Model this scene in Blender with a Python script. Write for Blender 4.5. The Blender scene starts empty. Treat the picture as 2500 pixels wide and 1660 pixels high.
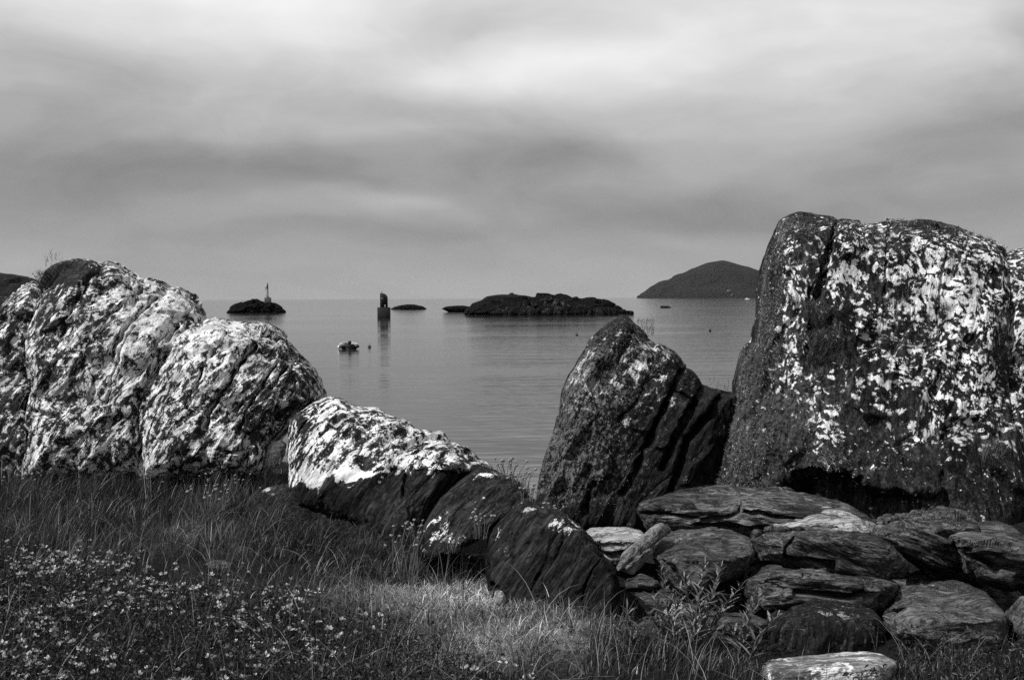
import bpy, math, random
import numpy as np
from mathutils import Matrix, Vector

random.seed(7)
rng = np.random.default_rng(7)
SC = bpy.context.scene
COL = SC.collection

# ------------------------------------------------------------------ camera
F, CX, CY = 2680.0, 1250.0, 830.0          # focal length and centre in photograph pixels
CAM = np.array([0.0, 0.0, 4.1])
PITCH = math.atan(102.5 / F)
ROLL = 0.0054
_fw = np.array([0, math.cos(PITCH), -math.sin(PITCH)])
_u0 = np.array([0, math.sin(PITCH), math.cos(PITCH)])
_x = np.array([1.0, 0, 0])
_r = math.cos(ROLL) * _x - math.sin(ROLL) * _u0
_u = math.sin(ROLL) * _x + math.cos(ROLL) * _u0
cd = bpy.data.cameras.new('camera')
cam = bpy.data.objects.new('camera', cd)
COL.objects.link(cam)
cam.matrix_world = Matrix(((_r[0], _u[0], -_fw[0], CAM[0]), (_r[1], _u[1], -_fw[1], CAM[1]),
                           (_r[2], _u[2], -_fw[2], CAM[2]), (0, 0, 0, 1)))
cd.sensor_width = 36.0
cd.lens = F / 2500.0 * 36.0
cd.clip_start = 0.1
cd.clip_end = 60000
SC.camera = cam

# ------------------------------------------------------------------ light
SUN_EL = math.radians(52)
SUN_VEC = Vector((-0.88, -0.47, 0)).normalized() * math.cos(SUN_EL) + Vector((0, 0, math.sin(SUN_EL)))
sl = bpy.data.lights.new('sun', 'SUN')
sl.energy = 4.6
sl.angle = math.radians(0.6)
sl.color = (1, 1, 1)
sun = bpy.data.objects.new('sun', sl)
COL.objects.link(sun)
sun.rotation_euler = (-SUN_VEC).to_track_quat('-Z', 'Y').to_euler()

SC.view_settings.view_transform = 'Standard'
SC.view_settings.look = 'None'
SC.view_settings.exposure = 0.0
SC.view_settings.gamma = 1.0
SC.cycles.use_denoising = False


class NT:
    """small helper round a node tree"""
    def __init__(self, tree):
        self.t = tree
        tree.nodes.clear()

    def n(self, typ, **kw):
        nd = self.t.nodes.new(typ)
        for k, v in kw.items():
            setattr(nd, k, v)
        return nd

    def link(self, a, b):
        self.t.links.new(a, b)

    def put(self, sock, v):
        if hasattr(v, 'is_output') or hasattr(v, 'links'):
            self.t.links.new(v, sock)
        else:
            sock.default_value = v

    def m(self, op, a, b=None, c=None, clamp=False):
        nd = self.n('ShaderNodeMath', operation=op, use_clamp=clamp)
        self.put(nd.inputs[0], a)
        if b is not None:
            self.put(nd.inputs[1], b)
        if c is not None:
            self.put(nd.inputs[2], c)
        return nd.outputs[0]

    def vm(self, op, a, b=None):
        nd = self.n('ShaderNodeVectorMath', operation=op)
        self.put(nd.inputs[0], a)
        if b is not None:
            self.put(nd.inputs[1], b)
        return nd.outputs[0]

    def noise(self, vec, scale, detail=5, rough=0.6, dist=0.0, out='Fac', dim='3D'):
        nd = self.n('ShaderNodeTexNoise', noise_dimensions=dim)
        self.put(nd.inputs['Vector'], vec)
        nd.inputs['Scale'].default_value = scale
        nd.inputs['Detail'].default_value = detail
        nd.inputs['Roughness'].default_value = rough
        nd.inputs['Distortion'].default_value = dist
        return nd.outputs[out]

    def rng(self, v, a, b, c=0.0, d=1.0, smooth=False):
        nd = self.n('ShaderNodeMapRange')
        if smooth:
            nd.interpolation_type = 'SMOOTHSTEP'
        self.put(nd.inputs[0], v)
        for i, q in enumerate((a, b, c, d)):
            self.put(nd.inputs[i + 1], q)
        return nd.outputs[0]

    def mix(self, f, a, b):           # scalar mix
        nd = self.n('ShaderNodeMix', data_type='FLOAT')
        self.put(nd.inputs[0], f)
        self.put(nd.inputs[2], a)
        self.put(nd.inputs[3], b)
        return nd.outputs[0]

    def mapping(self, vec, rot=(0, 0, 0), scale=(1, 1, 1), loc=(0, 0, 0)):
        nd = self.n('ShaderNodeMapping')
        self.put(nd.inputs['Vector'], vec)
        nd.inputs['Rotation'].default_value = rot
        nd.inputs['Scale'].default_value = scale
        nd.inputs['Location'].default_value = loc
        return nd.outputs[0]

    def sepxyz(self, v):
        nd = self.n('ShaderNodeSeparateXYZ')
        self.put(nd.inputs[0], v)
        return nd.outputs

    def comb(self, x, y, z):
        nd = self.n('ShaderNodeCombineXYZ')
        for i, q in enumerate((x, y, z)):
            self.put(nd.inputs[i], q)
        return nd.outputs[0]

    def grey(self, v):
        nd = self.n('ShaderNodeCombineColor')
        for i in range(3):
            self.put(nd.inputs[i], v)
        return nd.outputs[0]


# ------------------------------------------------------------------ sky: high layer of broken cloud
world = bpy.data.worlds.new('World')
SC.world = world
world.use_nodes = True
w = NT(world.node_tree)
tc = w.n('ShaderNodeTexCoord')
d = w.vm('NORMALIZE', tc.outputs['Generated'])
sx, sy, sz = w.sepxyz(d)
az = w.m('ARCTAN2', sx, sy)
el = w.m('ARCSINE', sz)
ela = w.m('ABSOLUTE', el)
# drifting soft cloud coordinates: long in azimuth, short in elevation
warp = w.noise(w.comb(w.m('MULTIPLY', az, 3.2), w.m('MULTIPLY', ela, 8.0), 0.0), 1.0, 4, 0.5, out='Color')
wx, wy, wz = w.sepxyz(warp)
azw = w.m('ADD', az, w.m('MULTIPLY', w.m('SUBTRACT', wx, 0.5), 0.36))
elw = w.m('ADD', ela, w.m('MULTIPLY', w.m('SUBTRACT', wy, 0.5), 0.085))
base = w.n('ShaderNodeValToRGB')
cr = base.color_ramp
cr.interpolation = 'B_SPLINE'
stops = [(0.0, 0.42), (0.045, 0.385), (0.085, 0.37), (0.135, 0.39), (0.20, 0.60), (0.29, 0.76), (0.36, 0.62), (0.6, 0.52), (1.0, 0.48)]
while len(cr.elements) < len(stops):
    cr.elements.new(0.5)
for e_, (p_, v_) in zip(cr.elements, stops):
    e_.position = p_
    e_.color = (v_, v_, v_, 1)
w.link(w.m('DIVIDE', elw, 1.0), base.inputs[0])
val = base.outputs[0]
f1 = w.noise(w.comb(w.m('MULTIPLY', azw, 3.6), w.m('MULTIPLY', elw, 9.0), 3.7), 1.0, 6, 0.55)
f3 = w.noise(w.comb(w.m('MULTIPLY', azw, 9.0), w.m('MULTIPLY', elw, 17.0), 6.2), 1.0, 6, 0.55)
f2 = w.noise(w.comb(w.m('MULTIPLY', azw, 6.0), w.m('MULTIPLY', elw, 26.0), 8.1), 1.0, 5, 0.55)
amp = w.rng(ela, 0.02, 0.16, 0.25, 1.0)
v = w.m('ADD', val, w.m('MULTIPLY', amp, w.m('MULTIPLY', w.m('SUBTRACT', f1, 0.5), 0.42)))
v = w.m('ADD', v, w.m('MULTIPLY', w.m('SUBTRACT', f2, 0.5), 0.13))
v = w.m('ADD', v, w.m('MULTIPLY', amp, w.m('MULTIPLY', w.m('SUBTRACT', f3, 0.5), 0.26)))


def lobe(v, px, py, spx, spy, wgt):
    """a cloud bank (dark) or thin bright gap at a bearing and height in the sky"""
    a0 = math.atan((px - CX) / F)
    e0 = math.atan((728 - py) / F * math.cos(a0))
    ga = w.m('MULTIPLY', w.m('SUBTRACT', azw, a0 + 0.0), F / spx)
    ge = w.m('MULTIPLY', w.m('SUBTRACT', elw, e0), F / spy)
    q = w.m('ADD', w.m('MULTIPLY', ga, ga), w.m('MULTIPLY', ge, ge))
    g = w.m('POWER', 2.718, w.m('MULTIPLY', q, -1.0))
    return w.m('MULTIPLY_ADD', g, wgt, v)


for L_ in [(560, 20, 560, 130, 0.26), (1400, 165, 300, 75, 0.27), (1060, 185, 150, 45, 0.12), (2000, 80, 420, 120, 0.12),
           (1180, 100, 200, 50, -0.10), (60, 370, 330, 60, -0.04), (640, 420, 420, 60, -0.12), (1300, 395, 330, 40, -0.10),
           (940, 495, 130, 22, 0.13), (1750, 520, 420, 45, -0.12), (2450, 330, 300, 50, -0.10), (1900, 360, 300, 60, 0.10), (900, 560, 400, 30, -0.05),
           (100, 150, 260, 80, -0.08), (2480, 60, 90, 120, -0.12)]:
    v = lobe(v, *L_)
v = w.m('MAXIMUM', v, 0.08)
nish = w.n('ShaderNodeTexSky')
nish.sky_type = 'NISHITA'
nish.sun_disc = False
nish.sun_elevation = SUN_EL
nish.sun_rotation = math.atan2(SUN_VEC.x, SUN_VEC.y)
bw = w.n('ShaderNodeRGBToBW')
w.link(nish.outputs[0], bw.inputs[0])
tot = w.m('ADD', w.m('MULTIPLY', v, 9.3), w.m('MULTIPLY', bw.outputs[0], 0.03))
bg = w.n('ShaderNodeBackground')
bg.inputs['Strength'].default_value = 0.1
w.link(w.grey(tot), bg.inputs['Color'])
out = w.n('ShaderNodeOutputWorld')
w.link(bg.outputs[0], out.inputs['Surface'])


# ------------------------------------------------------------------ geometry helpers
def unproj(px, py, Y):
    px = np.asarray(px, float); py = np.asarray(py, float); Y = np.asarray(Y, float)
    dd = _fw + ((px - CX) / F)[..., None] * _r - ((py - CY) / F)[..., None] * _u
    return CAM + dd * (Y / dd[..., 1])[..., None]


def proj(P):
    q = np.asarray(P, float) - CAM
    z = q @ _fw
    return CX + F * (q @ _r) / z, CY - F * (q @ _u) / z


def horizon(px):
    return 727.5 - (px - 1250) * ROLL


_M = np.uint32(0xFFFFFFFF)


def _hash(ix, iy, iz):
    h = (ix.astype(np.uint32) * np.uint32(374761393)) ^ (iy.astype(np.uint32) * np.uint32(668265263)) ^ (iz.astype(np.uint32) * np.uint32(2246822519))
    h = (h ^ (h >> np.uint32(13))) * np.uint32(1274126177)
    h = (h ^ (h >> np.uint32(15))) * np.uint32(2654435761)
    return h ^ (h >> np.uint32(16))


def gn(p):
    """gradient noise, about -1..1"""
    i = np.floor(p)
    f = (p - i).astype(np.float32)
    i = i.astype(np.int64)
    u = f * f * f * (f * (f * 6 - 15) + 10)
    res = 0
    for dx in (0, 1):
        wx_ = u[:, 0] if dx else 1 - u[:, 0]
        for dy in (0, 1):
            wy_ = u[:, 1] if dy else 1 - u[:, 1]
            for dz in (0, 1):
                wz_ = u[:, 2] if dz else 1 - u[:, 2]
                h = _hash(i[:, 0] + dx, i[:, 1] + dy, i[:, 2] + dz)
                gx = (h & np.uint32(1023)).astype(np.float32) / 511.5 - 1
                gy = ((h >> np.uint32(10)) & np.uint32(1023)).astype(np.float32) / 511.5 - 1
                gz = ((h >> np.uint32(20)) & np.uint32(1023)).astype(np.float32) / 511.5 - 1
                res = res + wx_ * wy_ * wz_ * (gx * (f[:, 0] - dx) + gy * (f[:, 1] - dy) + gz * (f[:, 2] - dz))
    return res * 1.4


def fbm(p, octv=4, gain=0.5, lac=2.03, ridged=False):
    a, s, r = 1.0, 0.0, 0.0
    for k in range(octv):
        q = gn(p)
        if ridged:
            q = 1 - 2 * np.abs(q)
        r = r + a * q
        s += a
        p = p * lac + 17.3
        a *= gain
    return r / s


def mesh(name, verts, faces, mat, parent=None, smooth=True, attrs=None, origin=None):
    """faces: array (n,3) or (n,4) or list of such arrays"""
    verts = np.asarray(verts, np.float64)
    if origin is not None:
        verts = verts - np.asarray(origin)
    if not isinstance(faces, (list, tuple)):
        faces = [faces]
    faces = [np.asarray(f_, np.int32) for f_ in faces if len(f_)]
    me = bpy.data.meshes.new(name)
    nl = sum(f_.size for f_ in faces)
    nf = sum(len(f_) for f_ in faces)
    me.vertices.add(len(verts))
    me.vertices.foreach_set('co', verts.astype(np.float32).ravel())
    me.loops.add(nl)
    me.loops.foreach_set('vertex_index', np.concatenate([f_.ravel() for f_ in faces]))
    me.polygons.add(nf)
    tot_ = np.concatenate([np.full(len(f_), f_.shape[1], np.int32) for f_ in faces])
    st = np.concatenate([[0], np.cumsum(tot_)[:-1]]).astype(np.int32)
    me.polygons.foreach_set('loop_start', st)
    me.polygons.foreach_set('loop_total', tot_)
    me.update(calc_edges=True)
    if smooth:
        me.polygons.foreach_set('use_smooth', np.ones(nf, bool))
    for k, a_ in (attrs or {}).items():
        at_ = me.attributes.new(k, 'FLOAT', 'POINT')
        at_.data.foreach_set('value', np.asarray(a_, np.float32))
    me.materials.append(mat)
    o = bpy.data.objects.new(name, me)
    COL.objects.link(o)
    if origin is not None:
        o.location = tuple(origin)
    if parent is not None:
        o.parent = parent
    return o


def tag(o, label=None, cat=None, group=None, kind=None):
    if label: o['label'] = label
    if cat: o['category'] = cat
    if group: o['group'] = group
    if kind: o['kind'] = kind
    return o


def empty(name, loc=(0, 0, 0), label=None, cat=None, group=None):
    o = bpy.data.objects.new(name, None)
    COL.objects.link(o)
    o.location = tuple(loc)
    o.empty_display_size = 0.1
    return tag(o, label, cat, group)


class MB:
    """collects boxes, tubes and lathes into one mesh"""
    def __init__(self):
        self.v = []; self.f4 = []; self.f3 = []

    def add(self, verts, quads=(), tris=()):
        b = len(self.v)
        self.v += [tuple(q) for q in verts]
        self.f4 += [tuple(b + i for i in q) for q in quads]
        self.f3 += [tuple(b + i for i in q) for q in tris]

    def box(self, c, s, bev=0.0):
        x, y, z = c; a, b_, h = s[0] / 2, s[1] / 2, s[2] / 2
        e = min(bev, a * .9, b_ * .9, h * .9)
        if e <= 0:
            vs = [(x + i * a, y + j * b_, z + k * h) for k in (-1, 1) for i, j in ((-1, -1), (1, -1), (1, 1), (-1, 1))]
            self.add(vs, [(3, 2, 1, 0), (4, 5, 6, 7), (0, 1, 5, 4), (1, 2, 6, 5), (2, 3, 7, 6), (3, 0, 4, 7)])
            return
        rings = []
        for zz, ins in ((-h, e), (-h + e, 0), (h - e, 0), (h, e)):
            aa, bb = a - ins, b_ - ins
            rings.append([(x - aa + e * (not ins), y - bb, z + zz), (x + aa - e * (not ins), y - bb, z + zz), (x + aa, y - bb + e * (not ins), z + zz), (x + aa, y + bb - e * (not ins), z + zz),
                          (x + aa - e * (not ins), y + bb, z + zz), (x - aa + e * (not ins), y + bb, z + zz), (x - aa, y + bb - e * (not ins), z + zz), (x - aa, y - bb + e * (not ins), z + zz)])
        vs = [q for r_ in rings for q in r_]
        qs = [(k * 8 + i, k * 8 + (i + 1) % 8, (k + 1) * 8 + (i + 1) % 8, (k + 1) * 8 + i) for k in range(3) for i in range(8)]
        qs += [(24, 25, 26, 31), (26, 27, 30, 31), (27, 28, 29, 30), (7, 2, 1, 0), (7, 6, 3, 2), (6, 5, 4, 3)]
        self.add(vs, qs)

    def tube(self, pts, rad, n=8, cap=True):
        pts = [Vector(p) for p in pts]
        rads = rad if isinstance(rad, (list, tuple)) else [rad] * len(pts)
        vs = []
        for i, p in enumerate(pts):
            t = (pts[min(i + 1, len(pts) - 1)] - pts[max(i - 1, 0)]).normalized()
            up = Vector((0, 0, 1)) if abs(t.z) < 0.9 else Vector((0, 1, 0))
            a = t.cross(up).normalized(); b_ = a.cross(t)
            for k in range(n):
                th = 2 * math.pi * k / n
                vs.append(p + (a * math.cos(th) + b_ * math.sin(th)) * rads[i])
        qs = [(i * n + k, i * n + (k + 1) % n, (i + 1) * n + (k + 1) % n, (i + 1) * n + k) for i in range(len(pts) - 1) for k in range(n)]
        ts = []
        if cap:
            vs.append(pts[0]); vs.append(pts[-1])
            a0 = len(vs) - 2
            ts += [(a0, (k + 1) % n, k) for k in range(n)]
            e0 = (len(pts) - 1) * n
            ts += [(a0 + 1, e0 + k, e0 + (k + 1) % n) for k in range(n)]
        self.add(vs, qs, ts)

    def ball(self, c, r, sz=1.0, nu=12, nv=8):
        vs = []
        for j in range(nv + 1):
            ph = -math.pi / 2 + math.pi * j / nv
            for i in range(nu):
                th = 2 * math.pi * i / nu
                vs.append((c[0] + r * math.cos(ph) * math.cos(th), c[1] + r * math.cos(ph) * math.sin(th), c[2] + r * sz * math.sin(ph)))
        qs = [(j * nu + i, j * nu + (i + 1) % nu, (j + 1) * nu + (i + 1) % nu, (j + 1) * nu + i) for j in range(nv) for i in range(nu)]
        self.add(vs, qs)

    def build(self, name, mat, parent=None, smooth=False):
        fs = []
        if self.f4: fs.append(np.array(self.f4))
        if self.f3: fs.append(np.array(self.f3))
        return mesh(name, self.v, fs, mat, parent, smooth)


def shp(pts, ox, oy, s):
    return [(ox + a / s, oy + b_ / s) for a, b_ in pts]


Z1 = lambda p: shp(p, 0, 600, 2.613)
Z2 = lambda p: shp(p, 600, 900, 2.3755)
Z3 = lambda p: shp(p, 1280, 750, 2.7516)
Z4 = lambda p: shp(p, 1700, 500, 1.96)
Z5 = lambda p: shp(p, 1400, 1160, 3.1367)
Z6 = lambda p: shp(p, 1900, 1160, 3.1367)


# ------------------------------------------------------------------ materials
def new_mat(name):
    m_ = bpy.data.materials.new(name)
    m_.use_nodes = True
    t = NT(m_.node_tree)
    b_ = t.n('ShaderNodeBsdfPrincipled')
    o_ = t.n('ShaderNodeOutputMaterial')
    t.link(b_.outputs[0], o_.inputs['Surface'])
    return m_, t, b_


def rock_mat(name, ang, lo, hi, stretch=11, fine=26, white=(0.36, 0.62), grey=0.10, greyamt=0.4, lscale=8.0, lstretch=1.6, bump=1.0, bdist=0.009, unit=1.0, rough=0.75, haloamt=0.55, lowamt=3.0, vow=2.4, spk=4.5):
    m_, t, b_ = new_mat(name)
    tcn = t.n('ShaderNodeTexCoord')
    oi = t.n('ShaderNodeObjectInfo')
    off = t.m('MULTIPLY', oi.outputs['Random'], 53.0)
    p = t.vm('ADD', t.vm('SCALE', tcn.outputs['Object']), t.comb(off, off, off))
    p.node.inputs[0].links[0].from_node.inputs['Scale'].default_value = unit
    wob = t.noise(p, 1.6, 2, 0.5, out='Color')
    pw = t.vm('ADD', p, t.vm('MULTIPLY', t.vm('SUBTRACT', wob, (0.5, 0.5, 0.5)), (0.07, 0.07, 0.07)))
    rot = t.mapping(pw, rot=(0, math.radians(ang), 0))
    st = t.mapping(rot, scale=(1.0 / stretch, 1, 1))
    sl_ = t.mapping(rot, scale=(1.0 / lstretch, 1, 1))
    n1 = t.noise(st, fine, 7, 0.74)
    n2 = t.noise(p, 2.3, 4, 0.6)
    tone = t.m('ADD', t.m('MULTIPLY', n1, 0.65), t.m('MULTIPLY', n2, 0.35))
    tn = t.rng(tone, 0.38, 0.64)
    basev = t.mix(t.m('MULTIPLY', tn, tn), lo, hi)
    n3 = t.noise(sl_, 34, 5, 0.7)
    ln1 = t.noise(t.mapping(rot, scale=(1.0 / (stretch * 1.3), 1, 1)), fine * 0.42, 4, 0.6)
    ln2 = t.noise(t.mapping(rot, scale=(1.0 / (stretch * 1.1), 1, 1), loc=(3.1, 7.7, 1.3)), fine * 0.9, 3, 0.6)
    crk = t.m('MULTIPLY', t.rng(t.m('ABSOLUTE', t.m('SUBTRACT', ln1, 0.5)), 0.004, 0.030), t.rng(t.m('ABSOLUTE', t.m('SUBTRACT', ln2, 0.52)), 0.002, 0.022))
    basev = t.m('MULTIPLY', basev, t.rng(crk, 0.0, 1.0, 0.3, 1.0))  # groove shading along the bedding cracks, put into the colour
    at_ = t.n('ShaderNodeAttribute', attribute_name='lich')
    at2 = t.n('ShaderNodeAttribute', attribute_name='crust')
    gm = t.rng(t.m('ADD', n3, t.m('MULTIPLY', t.m('SUBTRACT', at2.outputs['Fac'], 0.5), 0.36)), 0.56, 0.64, 0, greyamt)
    c = t.mix(gm, basev, t.m('MULTIPLY', grey, t.rng(n1, 0.3, 0.7, 0.5, 1.5)))
    # crusty white lichen: round patches of several sizes
    nl_ = t.noise(sl_, lscale, 8, 0.66, 0.35)
    vo = t.n('ShaderNodeTexVoronoi', feature='SMOOTH_F1')
    t.put(vo.inputs['Vector'], t.vm('ADD', sl_, t.vm('SCALE', wob)))
    vo.inputs['Scale'].default_value = lscale * 1.9
    zz = t.m('DIVIDE', t.m('SUBTRACT', nl_, 0.5), 0.085)
    zz = t.m('ADD', zz, t.m('MULTIPLY', t.m('SUBTRACT', 0.42, vo.outputs['Distance']), vow))
    zz = t.m('ADD', zz, at_.outputs['Fac'])
    nlow = t.noise(sl_, lscale * 0.26, 3, 0.55)
    zz = t.m('ADD', zz, t.m('MULTIPLY', t.m('SUBTRACT', nlow, 0.5), lowamt))
    speck = t.noise(sl_, lscale * 9, 3, 0.7)
    zz = t.m('ADD', zz, t.m('MULTIPLY', t.m('SUBTRACT', speck, 0.5), spk))
    halo = t.m('MULTIPLY', t.rng(zz, -0.8, 0.1), t.rng(n3, 0.35, 0.6, 0.25, 1.0))
    c = t.mix(t.m('MULTIPLY', halo, haloamt), c, white[0] * 0.36)
    mask = t.rng(zz, 0.0, 0.5)
    wv = t.rng(t.m('ADD', t.m('MULTIPLY', n1, 0.6), t.m('MULTIPLY', n3, 0.4)), 0.34, 0.62, white[0], white[1])
    wv = t.m('MULTIPLY', wv, t.rng(t.noise(p, 4.5, 4, 0.6), 0.40, 0.52, 0.60, 1.06))
    c = t.mix(mask, c, wv)
    t.link(t.grey(c), b_.inputs['Base Color'])
    b_.inputs['Roughness'].default_value = rough
    b_.inputs['Specular IOR Level'].default_value = 0.10
    hgt = t.m('ADD', t.m('MULTIPLY_ADD', crk, 0.45, n1), t.m('ADD', t.m('MULTIPLY', mask, 0.10), t.m('MULTIPLY', n3, 0.45)))
    bp = t.n('ShaderNodeBump')
    bp.inputs['Strength'].default_value = bump
    bp.inputs['Distance'].default_value = bdist / unit
    t.link(hgt, bp.inputs['Height'])
    t.link(bp.outputs[0], b_.inputs['Normal'])
    return m_


def flat_mat(name, v, rough=0.6, var=0.35, scale=6.0, bump=0.15, bd=0.01, attr=None, spec=0.3):
    m_, t, b_ = new_mat(name)
    tcn = t.n('ShaderNodeTexCoord')
    n1 = t.noise(tcn.outputs['Object'], scale, 5, 0.65)
    c = t.m('MULTIPLY', v, t.rng(n1, 0.3, 0.7, 1 - var, 1 + var))
    if attr:
        at_ = t.n('ShaderNodeAttribute', attribute_name=attr)
        c = t.m('MULTIPLY', c, at_.outputs['Fac'])
    t.link(t.grey(c), b_.inputs['Base Color'])
    b_.inputs['Roughness'].default_value = rough
    b_.inputs['Specular IOR Level'].default_value = spec
    if bump:
        bp = t.n('ShaderNodeBump')
        bp.inputs['Strength'].default_value = bump
        bp.inputs['Distance'].default_value = bd
        t.link(n1, bp.inputs['Height'])
        t.link(bp.outputs[0], b_.inputs['Normal'])
    return m_


def blade_mat(name, trans=0.25):
    m_, t, b_ = new_mat(name)
    at_ = t.n('ShaderNodeAttribute', attribute_name='val')
    g = t.grey(at_.outputs['Fac'])
    t.link(g, b_.inputs['Base Color'])
    b_.inputs['Roughness'].default_value = 0.6
    b_.inputs['Specular IOR Level'].default_value = 0.25
    tr = t.n('ShaderNodeBsdfTranslucent')
    t.link(g, tr.inputs['Color'])
    mx = t.n('ShaderNodeMixShader')
    mx.inputs[0].default_value = trans
    t.link(b_.outputs[0], mx.inputs[1])
    t.link(tr.outputs[0], mx.inputs[2])
    o_ = [q for q in t.t.nodes if q.type == 'OUTPUT_MATERIAL'][0]
    t.link(mx.outputs[0], o_.inputs['Surface'])
    return m_


M_LEFT = rock_mat('lichened_rock_diagonal', 52, 0.006, 0.070, stretch=9, lscale=16, lstretch=1.8, lowamt=2.2, haloamt=0.3, spk=5.5, white=(0.42, 0.90), grey=0.07, greyamt=0.45)
M_RAMP = rock_mat('dark_slate_ramp', 58, 0.002, 0.066, stretch=14, fine=30, lscale=14, lstretch=1.9, haloamt=0.2, white=(0.55, 0.92), grey=0.04, greyamt=0.25)
M_MID = rock_mat('dark_rock_speckled', 64, 0.003, 0.042, stretch=8, lscale=15, lstretch=1.2, white=(0.40, 0.72), grey=0.15, greyamt=0.8)
M_BIG = rock_mat('lichened_rock_upright', 86, 0.004, 0.080, stretch=9, lscale=14, lstretch=1.0, lowamt=2.2, haloamt=0.12, vow=4.2, spk=3.0, white=(0.55, 0.88), grey=0.085, greyamt=0.6)
M_SLAB = rock_mat('split_slate', -5, 0.016, 0.28, stretch=8, fine=34, lscale=14, lstretch=3, white=(0.2, 0.35), grey=0.10, greyamt=0.4, bump=1.0, bdist=0.013, rough=0.6)
M_SLABT = rock_mat('split_slate_tilted', -22, 0.016, 0.26, stretch=8, fine=34, lscale=14, lstretch=3, white=(0.2, 0.35), grey=0.10, greyamt=0.4, bump=1.0, bdist=0.013, rough=0.6)
M_STONE = rock_mat('dull_stone', 8, 0.03, 0.23, stretch=3, fine=34, lscale=14, white=(0.2, 0.35), grey=0.09, greyamt=0.4, bump=0.9)
M_PALE = rock_mat('pale_stone', 12, 0.22, 0.62, stretch=5, fine=24, lscale=14, white=(0.35, 0.5), grey=0.25, greyamt=0.4, bump=1.0)
M_WHITE = rock_mat('white_stone', 6, 0.10, 0.55, stretch=6, fine=18, lscale=10, white=(0.5, 0.70), grey=0.06, greyamt=0.7, bump=0.7)
M_LEAN = rock_mat('leaning_slate', 52, 0.08, 0.30, stretch=14, fine=26, lscale=14, white=(0.3, 0.45), grey=0.2, greyamt=0.3, bump=1.0)
M_UPST = rock_mat('upright_grained_stone', 84, 0.008, 0.05, stretch=10, fine=28, lscale=18, lstretch=2.0, white=(0.2, 0.36), grey=0.09, greyamt=0.5)
M_MOSS = rock_mat('black_moss', 20, 0.008, 0.085, stretch=2, fine=50, lscale=9, white=(0.45, 0.7), grey=0.045, greyamt=0.6, bump=1.0, bdist=0.016)
M_ISLE = rock_mat('island_rock', 60, 0.002, 0.012, stretch=3, fine=30, lscale=12, white=(0.05, 0.14), grey=0.03, greyamt=0.4, unit=0.08, bump=1.0, bdist=0.03)
M_SHELF = rock_mat('shelf_rock', 60, 0.004, 0.035, stretch=3, fine=30, lscale=12, white=(0.06, 0.16), grey=0.05, greyamt=0.4, unit=0.08, bump=1.0, bdist=0.03)
M_HEAD = rock_mat('headland_heath', 0, 0.009, 0.018, stretch=2, fine=30, lscale=18, white=(0.06, 0.10), grey=0.03, greyamt=0.5, unit=0.004, bump=0.6, bdist=0.012)
M_HILL = rock_mat('near_hillside', 0, 0.004, 0.020, stretch=2, fine=26, lscale=10, white=(0.08, 0.20), grey=0.03, greyamt=0.5, unit=0.14, bump=0.8)
M_BLADE = blade_mat('grass_blade')
M_LEAF = blade_mat('herb_leaf', 0.15)
M_PETAL = blade_mat('petal', 0.3)
M_LICH = blade_mat('tufted_lichen', 0.2)


# ------------------------------------------------------------------ rock builder
def _outline_radius(poly, c, s, th):
    P = (np.asarray(poly, float) - c) / s
    A = P; B = np.roll(P, -1, 0)
    dx, dy = np.cos(th), np.sin(th)
    R = np.full(th.shape, 0.02)
    for a, b_ in zip(A, B):
        e = b_ - a
        den = dx * e[1] - dy * e[0]
        den = np.where(np.abs(den) < 1e-9, 1e-9, den)
        tt = (a[0] * e[1] - a[1] * e[0]) / den
        uu = (a[0] * dy - a[1] * dx) / den
        ok = (uu >= -1e-6) & (uu <= 1 + 1e-6) & (tt > 0)
        R = np.where(ok & (tt > R), tt, R)
    return R


def _ppf(p):
    p = np.clip(p, 0.0005, 0.9995)
    return np.sqrt(math.pi / 8) * np.log(p / (1 - p))


def _seg_dist(px, py, line):
    dmin = np.full(px.shape, 1e9)
    for (ax, ay), (bx, by) in zip(line[:-1], line[1:]):
        ex, ey = bx - ax, by - ay
        t_ = np.clip(((px - ax) * ex + (py - ay) * ey) / (ex * ex + ey * ey + 1e-9), 0, 1)
        dmin = np.minimum(dmin, np.hypot(px - ax - t_ * ex, py - ay - t_ * ey))
    return dmin


ROCKS = {}
STN = dict(facet=0.015, nfac=34, fslope=0.17)


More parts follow.
